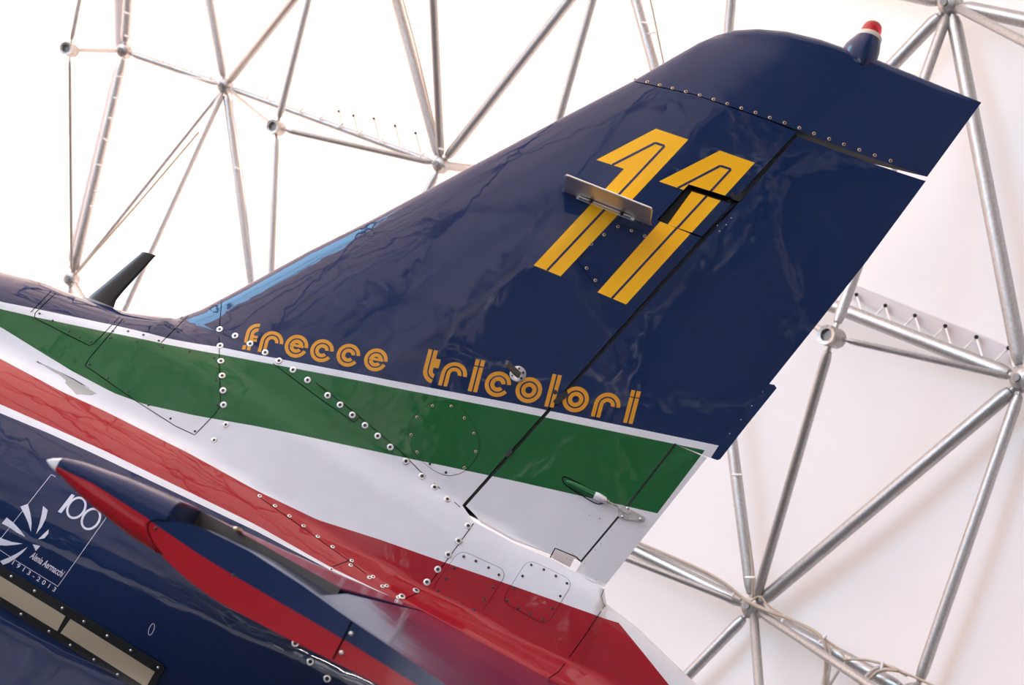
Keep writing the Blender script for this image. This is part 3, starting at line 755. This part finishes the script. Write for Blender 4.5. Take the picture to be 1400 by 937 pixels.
# access plates
def plate(px, fr, name='access_panel', mat='livery', off=0.0012):
    r_ = rounded(px, fr)
    o = decal(name, [(r_, 0)], [M[mat]], JET, off=off, grid=0.03, skirt=0.002)
    seam(r_, 0.0026, o, True, off=off-0.0006, step=4)
    return o
rp = [(603.4, 548.8), (622.6, 552.7), (636, 563), (647.6, 581.5), (656.2, 600.7), (655.3, 618), (645.6, 635), (632.2, 646.8), (615, 651.2), (597.6, 646.8), (578.4, 632.4), (563, 616), (557.3, 596.8), (561, 577.6), (572.7, 561.3), (588, 551.7)]
plate(rp, 0.45)
plate([(629, 752), (694, 782), (655, 843), (589, 808)], .2)
plate([(722, 765), (784, 795), (747, 856), (686, 822)], .2)
for l, c in (([(303, 410), (299.6, 452), (300, 500), (301.5, 555), (294, 566), (266, 595), (240, 583), (185, 548), (116, 500), (122, 490), (168, 436)], False),
             ([(76, 401), (48, 428), (47, 435), (90, 457), (122, 473), (128, 470), (164, 433)], False), ([(70, 398), (42, 427)], False),
             ([(258, 431), (220, 469)], False),
             ([(373, 497), (430, 540), (484, 578), (492, 570), (470, 553), (432, 524)], False), ([(545, 615), (575, 645), (610, 676), (629, 694)], False), ([(492, 571), (520, 594), (545, 615)], False),
             ([(647.6, 716), (607, 772), (587, 799), (570, 812), (553, 819)], False), ([(350, 677), (400, 712), (477, 767), (500, 785)], False),
             ([(455, 775), (477, 767)], False), ([(827, 828), (798, 872), (764, 919), (750, 928)], False),
             ([(789, 357), (817.7, 394.8)], False), ([(800, 345), (790, 357)], False), ([(845, 306), (880, 318)], False),
             ([(826, 806), (822, 815), (825, 826), (829, 830)], False)):
    seam(l, 0.0030)
# riveted edge strip where the tailplane root meets the flank
seam([(542, 820), (600, 851), (632, 868), (709, 913), (770, 950)], 0.006, mat='steel', name='root_strip', off=.002)

# small vent wedge
decal('side_vent', [([(52, 495), (70, 503), (100, 519), (132.6, 538.7), (118, 541), (104, 540), (92, 527), (78, 512)], 0)], [M['greyvent']], JET, off=0.001, grid=0)
seam([(50, 494.5), (100, 518.5), (134, 538.7)], 0.004); seam([(134, 538.7), (118, 541), (104, 540)], 0.002)

# fasteners
def screw_mesh(kind):
    mb = MB(); z = Vector((0, 0, 1))
    if kind == 'big':
        mb.rev((0, 0, 0), z, [(0, .0125), (.0012, .0125), (.0018, .0112), (.0018, .006)], 18, 0, cap=False)
        mb.rev((0, 0, 0), z, [(.0018, .0062), (.0006, .0055), (.0010, .002), (.0010, .0001)], 14, 1, cap=False)
    elif kind == 'brass':
        mb.rev((0, 0, 0), z, [(0, .0072), (.001, .0070), (.0012, .0045)], 14, 0, cap=False)
        mb.rev((0, 0, 0), z, [(.0012, .0046), (.0004, .002), (.0004, .0001)], 10, 1, cap=False)
    elif kind == 'small':
        mb.rev((0, 0, 0), z, [(0, .0050), (.001, .0048), (.0013, .0030), (.0013, .0001)], 12, 0, cap=False)
    elif kind == 'dome':
        mb.rev((0, 0, 0), z, [(0, .0065), (.003, .0055), (.0048, .003), (.005, .0001)], 12, 0, cap=False)
    mats = {'big': [M['washer'], M['darkscrew']], 'brass': [M['brass'], M['darkscrew']], 'small': [M['darkscrew']], 'dome': [M['steel']]}[kind]
    me = mesh('screw_'+kind, mb.v, mb.f, mats, True, mb.m); return me
SM = {k: screw_mesh(k) for k in ('big', 'brass', 'small', 'dome')}
def screws(l, kind, parent=JET, scale=1.0, off=0.0006, name='screw'):
    S = skin(l); w = W(S[:, 0], S[:, 1])+off; nr = Wn(S[:, 0], S[:, 1])
    for (x, z), a, n_ in zip(S, w, nr):
        o = bpy.data.objects.new(name, SM[kind]); COL.objects.link(o); o.parent = parent
        o.location = (x, -a, z); o.rotation_euler = Vector(n_).to_track_quat('Z', 'Y').to_euler(); o.scale = (scale,)*3
screws([(300.4, 450.6), (301, 473), (302, 494), (303.7, 514), (305, 534.3), (305.6, 554), (321.5, 459.5), (342, 470.4), (362.6, 482.3), (381.4, 493.6), (400.6, 506), (420.5, 520), (448, 541), (465, 554),
        (481.7, 567.7), (499, 582), (516.4, 596.5), (533.6, 611.7), (555, 631), (577, 651.5), (594, 666.7), (611.7, 683), (640, 719.4), (627, 740), (612.8, 759), (598.6, 779), (583.7, 796.5), (569, 807.7), (549.5, 816)], 'big')
screws([(308.6, 581), (292.7, 602)], 'big', scale=.8)
screws([(403.8, 880), (424.4, 905.4), (447.4, 928.4)], 'big', scale=1.05)
screws([(355, 678.5), (376, 692), (395.7, 706), (415, 719.4), (434.5, 734), (454.8, 748), (481, 767), (479.5, 773), (505, 790), (510, 789), (523, 802), (528.6, 801.3), (544.5, 817), (453, 779)], 'big', scale=.62)
screws([(868, 108.5), (885, 112), (902, 116.4), (919.7, 120.7), (937.8, 125.4), (956.7, 130.3), (975.6, 136), (994.4, 142), (1013.6, 148), (1033, 154), (1052.6, 161), (1072.8, 168), (1093, 175),
        (1113, 182.6), (1133.7, 190), (1154, 197.5), (1175, 205), (1196, 212.4), (1217.7, 220)], 'brass')
screws([(845, 310), (863.5, 315.4), (881.5, 323), (826, 321), (808.5, 333.7), (802, 366.8), (814, 383.4)], 'brass', scale=.9)
screws([(591.5, 555.5), (617, 556), (635, 572), (648, 593), (650.6, 618), (635, 640), (570, 618.5), (562, 595), (570, 570.7)], 'brass', scale=.75, off=.0018)
screws([(609.7, 646.4), (587.8, 634.7)], 'small', off=.0018)
screws([(634, 761.4), (650.6, 767.5), (668, 776.6), (682, 786.4), (673.6, 803.6), (662.8, 819.9), (648.3, 834), (630.7, 827), (613, 817.8), (599, 808), (610, 791.5), (620.9, 777),
        (726.4, 772.9), (743.6, 779.3), (759.9, 788), (775, 798), (766, 815.5), (755, 832.4), (742.3, 848), (725, 840.5), (708.5, 831.7), (693.5, 821.5), (703.4, 804.6), (714.5, 788)], 'small', off=.0018)
screws([(54, 429), (72, 438.5), (94, 453), (108.5, 461), (124.5, 467), (154, 453), (150, 462), (155, 443), (175, 453), (196, 458), (217, 466), (152, 462), (187, 467), (222, 474.6), (259, 481), (293, 489), (296, 520), (297, 554),
        (203, 554), (233, 572.6), (266.5, 590), (121.5, 498), (147, 517.5), (175.6, 535.5), (74, 407), (169, 439.5), (248, 434), (240, 448)], 'small', scale=.9)
screws([(17, 789), (48.7, 808.7), (86.6, 832.4), (116, 850.6), (147.8, 870), (180, 890), (217.4, 913.5), (0, 821), (30.4, 840.5), (68.6, 864), (97.7, 882.8), (130, 902.7), (162, 923)], 'dome', fl_o, .8, off=.009)
# holes
def hole(px, py, r):
    (x, z), = skin([(px, py)]); poly = [(x+r*math.cos(t*math.pi/7), z+r*math.sin(t*math.pi/7)) for t in range(14)]
    decal('drain_hole', [(poly, 0)], [M['black']], JET, off=.0012, grid=0, xz=True)
hole(944.5, 163, .006); hole(1001.4, 266.5, .010); hole(759, 536.5, .009)
screws([(820, 709), (806, 705), (836, 725), (829, 734), (821, 743.5), (813.6, 752), (799, 771), (783, 757), (761, 744), (843, 772), (815, 793)], 'dome', rud_o, .45, off=-.002, name='rivet')
screws([(1043, 536), (1028, 555), (1013, 574), (998, 593)], 'dome', rud_o, .35, off=-.002, name='rivet')
screws([(984, 316), (993, 307), (1000, 298), (981, 308)], 'dome', rud_o, .4, off=-.002, name='rivet')

def sk3(px, py, off=0.0):
    """3D point (JET-local) on the port skin pushed out by off"""
    (x, z), = skin([(px, py)]); nr = Wn(np.array([x]), np.array([z]))[0]
    return Vector((x, -float(W(x, z)), z)) + Vector(nr)*off
# hinge catch by the l/o of the lettering
mb = MB(); c = [sk3(x, y, .004) for x, y in [(756, 549), (766, 539), (775, 534), (777, 541), (768, 549), (760, 554)]]
mb.prism(c, (0, .02, 0)); mb.build('hinge_bracket', [M['blackpaint']], JET)
mb = MB(); c = [sk3(x, y, .003) for x, y in [(1000, 272), (1008, 265), (1016, 264), (1016, 271), (1010, 276)]]
mb.prism(c, (0, .02, 0)); mb.build('hinge_bracket', [M['blackpaint']], JET)
mb = MB(); c = [sk3(x, y, .003) for x, y in [(690, 622), (697, 615), (702, 617), (694, 626)]]
mb.prism(c, (0, .02, 0)); mb.build('hinge_bracket', [M['blackpaint']], JET)
# lower hinge fitting on the rudder
mb = MB(); c = [sk3(x, y, .001) for x, y in [(760, 751), (786, 762), (779, 776), (754, 763)]]
mb.prism(c, (0, .01, 0)); hf = mb.build('hinge_fitting', [M['plate']], rud_o)
seam([(752, 763), (759, 750), (788, 762), (793, 767)], .004, rud_o)
for x, y in [(775, 764), (780, 766), (772, 769), (777, 772)]: screws([(x, y)], 'dome', hf, .5, off=.001, name='bolt')
# trim tab linkage
mb = MB()
a_, b_ = sk3(774, 658, .001), sk3(829, 686, .010)
L_ = (b_-a_).length
mb.rev(a_, b_, [(0, .002), (.01, .009), (.03, .012), (L_*.6, .014), (L_*.72, .014)], 12, 0)
mb.rev(a_, b_, [(L_*.70, .0145), (L_*.8, .0155), (L_*.95, .013), (L_, .007)], 12, 1)
c_ = sk3(846, 694, .012)
mb.tube(b_, c_, .004, 8, 2)
mb.rev(b_, c_, [(.002, .007), (.008, .007)], 6, 2)
M['greenpaint'] = paint('green_paint', GREEN, .12)
lk = mb.build('tab_linkage', [M['greenpaint'], M['white'], M['steel']], rud_o, smooth=True)
seam(rounded([(768, 655), (772, 651), (820, 676), (828, 688), (815, 690), (772, 663)], .3), .004, rud_o, True, off=-.0005)
mb = MB(); c = [sk3(x, y, .004) for x, y in [(845, 690), (851, 691), (881, 707), (882, 711), (876, 713), (849, 710), (845, 706)]]
mb.prism(c, (0, .006, 0)); br = mb.build('horn_bracket', [M['steel']], tab_o)
mb = MB(); mb.prism([sk3(x, y, .018) for x, y in [(842, 690), (850, 692), (862, 702), (858, 705), (846, 697)]], (0, .012, 0)); mb.build('horn', [M['steel']], tab_o)
for x, y in [(858, 695.6), (851.7, 707), (876, 710.5), (847, 694)]: screws([(x, y)], 'dome', br, 1.1, off=.006, name='bolt')

# ------------------------------------------------------------------ spine antenna, beacon, fin plate, probe
def yplane(l, y=0.0): return [Vector((p[0], y, p[1])) for p in P2(l)]
mb = MB()
basep = yplane([(120, 407), (150, 419)]); tipp = yplane([(194.5, 344.5), (213, 349.5)])
secs = []
for t in [0, .12, .3, .5, .7, .9, 1.0]:
    a = basep[0].lerp(tipp[0], t); b = basep[1].lerp(tipp[1], t); ww = .013*(1-.45*t)
    if t == 0: b = b+(b-a)*.18
    elif t == .12: b = b+(b-a)*.03
    ring = []
    for k in range(16):
        th = 2*math.pi*k/16; cx = .5-.5*math.cos(th); ring.append(a.lerp(b, cx)+Vector((0, math.sin(th)*ww, 0)))
    secs.append(ring)
vs_ = sum(secs, []); fs_ = [(j*16+i, j*16+(i+1) % 16, (j+1)*16+(i+1) % 16, (j+1)*16+i) for j in range(len(secs)-1) for i in range(16)] + [tuple(range(16)), tuple(range(len(vs_)-16, len(vs_)))[::-1]]
mb.add(vs_, fs_); ant = mb.build('blade_antenna', [M['blackpaint']], JET, smooth=True)
mb = MB(); a, b = yplane([(113, 406.5), (153, 421)])
mb.prism([a+Vector((0, -.012, 0)), b+Vector((0, -.012, 0)), b+Vector((0, .012, 0)), a+Vector((0, .012, 0))], (0, 0, -.006)); 
mb2 = MB(); vs_ = []
for k in range(20):
    th = 2*math.pi*k/20; vs_.append(a.lerp(b, .5-.5*math.cos(th))+Vector((0, math.sin(th)*.03, 0)))
mb2.prism(vs_, (0, 0, -.01)); mb2.build('base_plate', [M['greyvent']], ant)

bx_, bz_ = at_y(1186.5, 55, YC)      # top of fairing ring
mb = MB(); z = Vector((0, 0, 1)); base = Vector((bx_, 0, bz_))
prof = [(0.0, .053), (-.02, .056), (-.05, .058), (-.08, .058), (-.11, .054), (-.14, .043), (-.162, .026), (-.175, .008)]
n_ = 24; vs_ = []; fs_ = []
for d, r in prof:
    for i in range(n_):
        th = 2*math.pi*i/n_; k = 1.0+ (.55 if math.cos(th) < 0 else .15)*(max(0, -d)/.06 if d > -.06 else 1.0)*.8
        vs_.append(base+Vector((math.cos(th)*r*k, math.sin(th)*r, d)))
for j in range(len(prof)-1):
    for i in range(n_): fs_.append((j*n_+i, (j+1)*n_+i, (j+1)*n_+(i+1) % n_, j*n_+(i+1) % n_))
fs_.append(tuple(range(n_)))
mb.add(vs_, fs_); fair = mb.build('beacon_fairing', [M['navy']], JET, smooth=True)
mb = MB(); mb.rev(base, base+z, [(-.002, .054), (.014, .054), (.020, .050), (.021, .030)], 28); mb.build('beacon_ring', [M['cream']], fair, smooth=True)
mb = MB(); mb.rev(base, base+z, [(.018, .042), (.050, .041), (.068, .037), (.078, .029), (.083, .016), (.084, .001)], 28, 0, cap=False)
mb.rev(base, base+z, [(.021, .038), (.050, .037), (.064, .033), (.073, .024), (.077, .001)], 24, 0, cap=False)
mb.build('beacon_lens', [M['lens']], fair, smooth=True)
m, nt, b = nodemat('lamp_amber'); b.inputs['Base Color'].default_value = (.9, .35, .08, 1); b.inputs['Metallic'].default_value = .6; b.inputs['Roughness'].default_value = .25; M['amber'] = m
mb = MB(); mb.rev(base, base+z, [(.018, .016), (.03, .02), (.045, .012), (.055, .006)], 10); mb.build('beacon_lamp', [M['amber']], fair, smooth=True)

# balanced plate antenna sticking out sideways from the fin
r0, r1 = sk3(770, 262, 0), sk3(889, 309, 0)
ux = (r1-r0).normalized(); out_ = Vector((0, -1, 0)); up_ = ux.cross(out_); up_ = -up_ if up_.z < 0 else up_
Lp = (r1-r0).length
def pl3(u, v): return r0+ux*(u*Lp)+out_*v
D_ = 0.165
loop = [(0.0, .0), (0.01, .035), (0.02, D_-.02), (0.035, D_), (0.965, D_), (0.98, D_-.02), (0.985, .03), (1.0, .006), (.985, -.004), (.80, -.004), (.18, -.004), (.02, -.004)]
mb = MB(); mb.prism([pl3(u, v) for u, v in loop], up_*.004)
fp = mb.build('fin_plate', [M['plate']], JET)
mb = MB()
rim = loop[:8]
for i in range(len(rim)-1):
    mb.tube(pl3(*rim[i])+up_*.002, pl3(*rim[i+1])+up_*.002, .0042, 8)
mb.build('plate_rim', [M['washer']], fp, smooth=True)
mb = MB(); mb.prism([pl3(u, v)-up_*.003 for u, v in [(.19, .0), (.19, .030), (.78, .030), (.78, .0)]], -up_*.006); mb.prism([pl3(u, v)-up_*.0 for u, v in [(.16, -.003), (.16, .010), (.82, .010), (.82, -.003)]], -up_*.010)
mb.build('plate_mount', [M['washer']], fp)
for u in (.33, .68):
    mb = MB(); p = pl3(u, .035); mb.rev(p, p-up_, [(.004, .008), (.010, .008), (.010, .005), (.016, .005), (.018, .003)], 10); mb.build('bolt', [M['darkscrew']], fp, smooth=True)

# angle-of-attack style probe
c0 = sk3(708, 512, 0); nr = Vector(Wn(*[np.array([v]) for v in skin([(708, 512)])[0]])[0])
mb = MB(); mb.rev(c0, c0+nr, [(0, .031), (.004, .031), (.006, .026), (.007, .001)], 24, 0, cap=False)
pr = mb.build('probe_base', [M['steel']], JET, smooth=True)
mb = MB()
t0 = c0+nr*.006; ux2 = (sk3(684, 497, 0)-c0); 
pts = [t0+ux2*.0+Vector((0, 0, .009)), t0+Vector((0, 0, -.014)), t0+ux2*.55+nr*.05+Vector((0, 0, -.012)), t0+ux2*.75+nr*.065+Vector((0, 0, -.008)), t0+ux2*.75+nr*.065+Vector((0, 0, .010))]
mb.prism(pts, Vector((.010, 0, 0))); mb.build('probe_blade', [M['bay']], pr)
for dx, dz in ((.016, .012), (-.016, -.014), (.018, -.010), (-.004, .02)):
    o = bpy.data.objects.new('screw', SM['small']); COL.objects.link(o); o.parent = pr; o.location = c0+nr*.006+Vector((dx, 0, dz)); o.rotation_euler = nr.to_track_quat('Z', 'Y').to_euler()

# ------------------------------------------------------------------ tailplane
YF = 2.18
YT, YH, YR = 2.15, 2.40, 3.90              # tip, inner end of the horn, root
def pr2(l, y=YT): return [at_y(a, b, y) for a, b in l]
up_t = pr2([(61, 631), (63, 627), (70, 624), (83, 623), (104, 627), (168, 650), (233, 679), (276, 703), (340, 741), (420, 788), (500, 832)])
lo_t = pr2([(61, 631), (62.5, 637), (66, 642), (73, 648), (110, 686), (168, 732), (233, 773), (280, 801), (345, 838), (430, 868), (500, 888)])
h_up = pr2([(200, 717), (203, 712), (211, 709.5), (233, 711), (276, 721), (340, 752), (410, 797), (481, 848), (529, 880), (610, 936), (740, 1025), (870, 1112)])
h_lo = pr2([(200, 717), (201, 727), (209, 745), (233, 771), (262, 797), (300, 824), (350, 850), (400, 877), (451, 902), (519, 937), (640, 998), (869, 1113)])
def upper(l, x): return float(np.interp(x, [p[0] for p in l], [p[1] for p in l]))
# paint split line on the tip
spl = pr2([(61, 634), (74, 637), (126, 661), (205, 712), (276, 760), (330, 793), (478, 879), (571, 937), (870, 1112)])
def tail_paint(name, cap=False):
    m, nt, b = nodemat(name); L = nt.links.new
    tc = nt.nodes.new('ShaderNodeTexCoord'); sx = nt.nodes.new('ShaderNodeSeparateXYZ'); L(tc.outputs['Object'], sx.inputs[0])
    a = nt.nodes.new('ShaderNodeMapRange'); a.inputs[1].default_value = -1.3; a.inputs[2].default_value = 0.6; L(sx.outputs['X'], a.inputs[0])
    z_ = nt.nodes.new('ShaderNodeMapRange'); z_.inputs[1].default_value = 1.2; z_.inputs[2].default_value = 1.8; L(sx.outputs['Z'], z_.inputs[0])
    fc = nt.nodes.new('ShaderNodeFloatCurve'); cm = fc.mapping.curves[0]; P = [((x+1.3)/1.9, (z-1.2)/.6) for x, z in spl]
    cm.points[0].location = (0, P[0][1]); cm.points[1].location = (1, P[-1][1])
    for p in P: 
        if 0 < p[0] < 1: cm.points.new(*p)
    for p in cm.points: p.handle_type = 'VECTOR'
    fc.mapping.update(); L(a.outputs[0], fc.inputs['Value'])
    lt = nt.nodes.new('ShaderNodeMath'); lt.operation = 'LESS_THAN'; L(z_.outputs[0], lt.inputs[0]); L(fc.outputs[0], lt.inputs[1])
    mx = nt.nodes.new('ShaderNodeMix'); mx.data_type = 'RGBA'; mx.inputs[6].default_value = (*NAVY, 1); mx.inputs[7].default_value = (.40, .006, .014, 1)
    L(lt.outputs[0], mx.inputs[0]); L(mx.outputs[2], b.inputs['Base Color']); b.inputs['Roughness'].default_value = .12; b.inputs['IOR'].default_value = 1.42
    b.inputs['Coat Weight'].default_value = 0.0; b.inputs['Coat Roughness'].default_value = .03
    ripple(nt, b, .03)
    return m
M['tail'] = tail_paint('tailplane_paint')
def airfoil_ring(up, lo, xs):
    return [(x, upper(up, x)) for x in xs] + [(x, upper(lo, x)) for x in xs[::-1]][1:-1] if False else [(x, upper(up, x)) for x in xs] + [(x, upper(lo, x)) for x in xs[::-1]]
def loft(name, sections, mat, parent, capmat=None, mirror=False, **props):
    """sections = [(y, ring of (x,z))]; capped at both ends"""
    n_ = len(sections[0][1]); sg = -1 if mirror else 1; verts = []; faces = []
    for y, rg in sections: verts += [(x, sg*(y-YC), z) for x, z in rg]
    for j in range(len(sections)-1):
        for i in range(n_):
            f_ = (j*n_+i, j*n_+(i+1) % n_, (j+1)*n_+(i+1) % n_, (j+1)*n_+i); faces.append(f_ if mirror else f_[::-1])
    c0_ = tuple(range(n_)); c1_ = tuple((len(sections)-1)*n_+i for i in range(n_))
    faces += [c0_[::-1] if mirror else c0_, c1_ if mirror else c1_[::-1]]
    mi = [0]*(len(faces)-2)+[1, 1]
    me = mesh(name, verts, faces, [mat, capmat or mat], True, mi)
    import bmesh
    bm = bmesh.new(); bm.from_mesh(me); bmesh.ops.recalc_face_normals(bm, faces=bm.faces); bm.to_mesh(me); bm.free()
    me.set_sharp_from_angle(angle=math.radians(35))
    return obj(name, me, parent, **props)
xc = -.775                                     # aft cut of the tip fairing
xle = up_t[0][0]
def cosx(a, b, n_): return [a+(b-a)*(1-math.cos(math.pi/2*i/n_)) for i in range(n_+1)]
XH = -0.46                                     # hinge line
def stab_section(y, x_end):
    """section of the fixed tailplane at span y, leading edge swept forward to the root"""
    t = (y-YT)/(YR-YT); dx = -.38*t; k = 1+.25*t
    xs0 = cosx(xle, x_end if x_end is not None else XH, 14)
    ring = []
    zr = 1.585+.0*t
    for x in xs0: ring.append((x, upper(up_t, x)))
    for x in xs0[::-1]: ring.append((x, upper(lo_t, x)))
    out = []
    for x, z in ring:
        s = (x-xle)/(XH-xle); x2 = x+dx*(1-s); zz = 1.578+(z-1.578)*k if False else z
        # towards the root the plane flattens to the level of the root joint
        sh = math.sqrt(min(1, max(0, s)/.22)); up_s = len(out) < 15
        zt = zz*(1-t)+(1.562+(.050 if up_s else -.050)*sh)*t
        out.append((x2, min(zt, 1.632)))
    return out
whl = pr2([(84, 627), (73, 646)])
def split_tip():
    # white nose cap then painted fairing
    xn = whl[0][0]
    xs_c = cosx(xle, xn-.004, 8); rc = [(x, upper(up_t, x)) for x in xs_c]+[(x, upper(lo_t, x)) for x in xs_c[::-1]]
    xs_f = [xn-.004+(xc-xn+.004)*i/12 for i in range(13)]; rf = [(x, upper(up_t, x)) for x in xs_f]+[(x, upper(lo_t, x)) for x in xs_f[::-1]]
    def scaled(rg, k): 
        cz = 1.59
        return [(x, cz+(z-cz)*k) for x, z in rg]
    return (rc, rf)
rc, rf = split_tip()
def sweep(rg, y):
    t = (y-YT)/(YR-YT); return [(x-.38*t*(1-(x-xle)/(XH-xle)), z) for x, z in rg]
def bulge(rg, k):
    n_ = len(rg)
    return [(x, (z+rg[n_-1-q][1])/2+(z-rg[n_-1-q][1])/2*k) for q, (x, z) in enumerate(rg)]
def round_tip(rg, y0, d, y_in, rg_in):
    out = []
    for a in (4, 14, 28, 42, 56, 72, 90):
        t = math.radians(a); out.append((y0-d*math.cos(t), bulge(rg, math.sin(t)**.42)))
    return out+[(y_in, rg_in)]
for mir in (False, True):
    stab = loft('tailplane', [(YH, stab_section(YH, None)), ((YH+YR)/2, stab_section((YH+YR)/2, None)), (YR+.12, stab_section(YR+.12, None))], M['tail'], JET, M['bay'], mir)
    loft('nose_cap', round_tip(rc, YF+.02, .045, YH, sweep(rc, YH)), M['white'], stab, None, mir)
    loft('tip_fairing', round_tip(rf, YF+.02, .045, YH+.002, sweep(rf, YH)), M['tail'], stab, M['tail'], mir)
    xs_h = [h_up[0][0]+(h_up[-1][0]-h_up[0][0])*((i/26)**1.5) for i in range(27)]
    rh = [(x, upper(h_up, x)) for x in xs_h]+[(x, upper(h_lo, x)) for x in xs_h[::-1]]
    xs_i = [xc+.012+(XH+.016-xc-.012)*q/10 for q in range(11)]; rh2 = [(x, upper(h_up, x)-.001) for x in xs_i]+[(x, upper(h_lo, x)+.001) for x in xs_i[::-1]]
    # the elevator: horn at the tip, then the span-wise surface aft of the hinge
    elev = None
    def el_sec(y, x0):
        t = (y-YT)/(YR-YT); xs_e = [x0+(h_up[-1][0]-x0)*i/14 for i in range(15)]
        def cz(x, z):
            d_ = math.exp(-max(0, x-XH)/.15)
            zr = 1.612 - .08*max(0, x-XH) + (z-(upper(h_up, x)))    # root level, less droop
            zt_ = z + d_*(upper(up_t, XH)-upper(h_up, XH))
            t2 = (y-YH)/(YR-YH); return zt_*(1-t2)+zr*t2
        return [(x, cz(x, upper(h_up, x))) for x in xs_e]+[(x, cz(x, upper(h_lo, x))) for x in xs_e[::-1]]
    xs_e2 = [XH+.015+(h_up[-1][0]-XH-.015)*q/14 for q in range(15)]; tipsec = [(x, upper(h_up, x)) for x in xs_e2]+[(x, upper(h_lo, x)) for x in xs_e2[::-1]]
    elev = loft('elevator', [(YT+.010, tipsec), (YH+.012, el_sec(YH, XH+.015)), ((YH+YR)/2, el_sec((YH+YR)/2, XH+.015)), (YR+.04, el_sec(YR, XH+.015))], M['tail'], JET, M['tail'], mir)
    loft('elevator_horn', [(YT-.012, bulge(rh, .99)), (YT, rh), (YT+.010, rh)], M['tail'], elev, M['tail'], mir)
    loft('elevator_horn', [(YT+.010, rh2), (YH+.012, rh2)], M['tail'], elev, M['tail'], mir)
    if not mir:
        def tipdot(px, py, r, mat, parent, y=YT-.012, name='screw'):
            x, z = at_y(px, py, y); p = Vector((x, y-YC, z)); mb = MB()
            mb.rev(p+Vector((0, .002, 0)), p-Vector((0, 1, 0)), [(0, r), (.004, r), (.005, r*.6)], 12); return mb.build(name, [M[mat]], parent, smooth=True)
        tipdot(88, 640, .0045, 'brass', stab, YT+.015); tipdot(213, 723, .003, 'darkscrew', elev); tipdot(319, 787, .003, 'darkscrew', elev)
        tipdot(480, 867, .004, 'steel', elev); tipdot(467, 893, .004, 'steel', elev)
        def tipline(l, name='panel_seam', parent=elev, r=.0016):
            mb = MB(); pts = [Vector((at_y(a, b, YT-.0125)[0], YT-.0125-YC, at_y(a, b, YT-.0125)[1])) for a, b in l]
            for p, q in zip(pts, pts[1:]): mb.tube(p, q, r, 6)
            mb.build(name, [M['seam']], parent)
        tipline([(481, 850), (455, 902)])
        tipline([(233, 712.5), (214, 711), (203.5, 714), (201.3, 718), (202, 727), (210, 745), (222, 759)], r=.0012)
        x, z = at_y(325, 725, YH-.02); mb = MB(); p = Vector((x, YH-.03-YC, z)); mb.rev(p, p-Vector((0, 1, 0)), [(-.03, .006), (.006, .006), (.008, .003)], 10); mb.build('hinge_bolt', [M['brass']], stab, smooth=True)

# ------------------------------------------------------------------ rest of the airframe, out of frame to the left
seam([(207+5*math.cos(k*.52)*.7-2.5*math.sin(k*.52), 861+8*math.sin(k*.52)) for k in range(12)], .0018, mat='logo', closed=True, name='stencil_ring', step=3)
def xloft(name, secs, mat, parent, n_=24):
    """secs = [(x, y, z, ry, rz)] elliptical sections along x, y relative to the aircraft centreline"""
    mb = MB(); vs_ = []
    for x, y, z_, ry, rz in secs: vs_ += [(x, y+ry*math.cos(2*math.pi*i/n_), z_+rz*math.sin(2*math.pi*i/n_)) for i in range(n_)]
    fs_ = [(j*n_+i, (j+1)*n_+i, (j+1)*n_+(i+1) % n_, j*n_+(i+1) % n_) for j in range(len(secs)-1) for i in range(n_)]
    fs_ += [tuple(range(n_))[::-1], tuple((len(secs)-1)*n_+i for i in range(n_))]
    mb.add(vs_, fs_); return mb.build(name, [M[mat]], parent, smooth=True)
xloft('nose', [(-8.9, 0, 1.35, .53, .68), (-10, 0, 1.28, .50, .60), (-11.0, 0, 1.18, .38, .44), (-11.7, 0, 1.10, .2, .22), (-12.0, 0, 1.06, .04, .04)], 'navy', JET)
xloft('canopy', [(-6.6, 0, 1.95, .05, .05), (-7.4, 0, 2.0, .36, .42), (-8.4, 0, 1.95, .40, .50), (-9.6, 0, 1.72, .33, .40), (-10.3, 0, 1.5, .05, .05)], 'blackpaint', JET)
for sg in (-1, 1):
    mb = MB(); A0 = [(-7.6, 1.02), (-7.2, 1.12), (-6.4, 1.11), (-5.5, 1.03), (-6.4, .97), (-7.2, .94)]; A1 = [(-7.0, 1.12), (-6.8, 1.17), (-6.4, 1.17), (-5.9, 1.13), (-6.4, 1.10), (-6.8, 1.09)]
    vs_ = [(x, sg*.35, z_) for x, z_ in A0]+[(x, sg*4.9, z_) for x, z_ in A1]
    mb.add(vs_, [tuple(range(6)), tuple(range(6, 12))[::-1]]+[(i, i+6, (i+1) % 6+6, (i+1) % 6) for i in range(6)]); mb.build('wing', [M['navy']], JET)
for x, y in ((-6.6, -1.2), (-6.6, 1.2), (-10.4, 0)):
    mb = MB(); mb.tube((x, y, .25), (x, y, 1.05), .045, 12); lg = mb.build('landing_gear', [M['white']], JET, smooth=True)
    mb = MB(); mb.rev((x, y-.08, .26), (x, y+.08, .26), [(0, .14), (0, .22), (.03, .26), (.13, .26), (.16, .22), (.16, .14)], 24); mb.build('wheel', [M['black']], lg, smooth=True)
JET['label'] = 'navy jet tail with green, white and red stripes and a yellow 11 on its fin'
print('tri count', sum(len(o.data.polygons) for o in bpy.data.objects if o.type == 'MESH'))
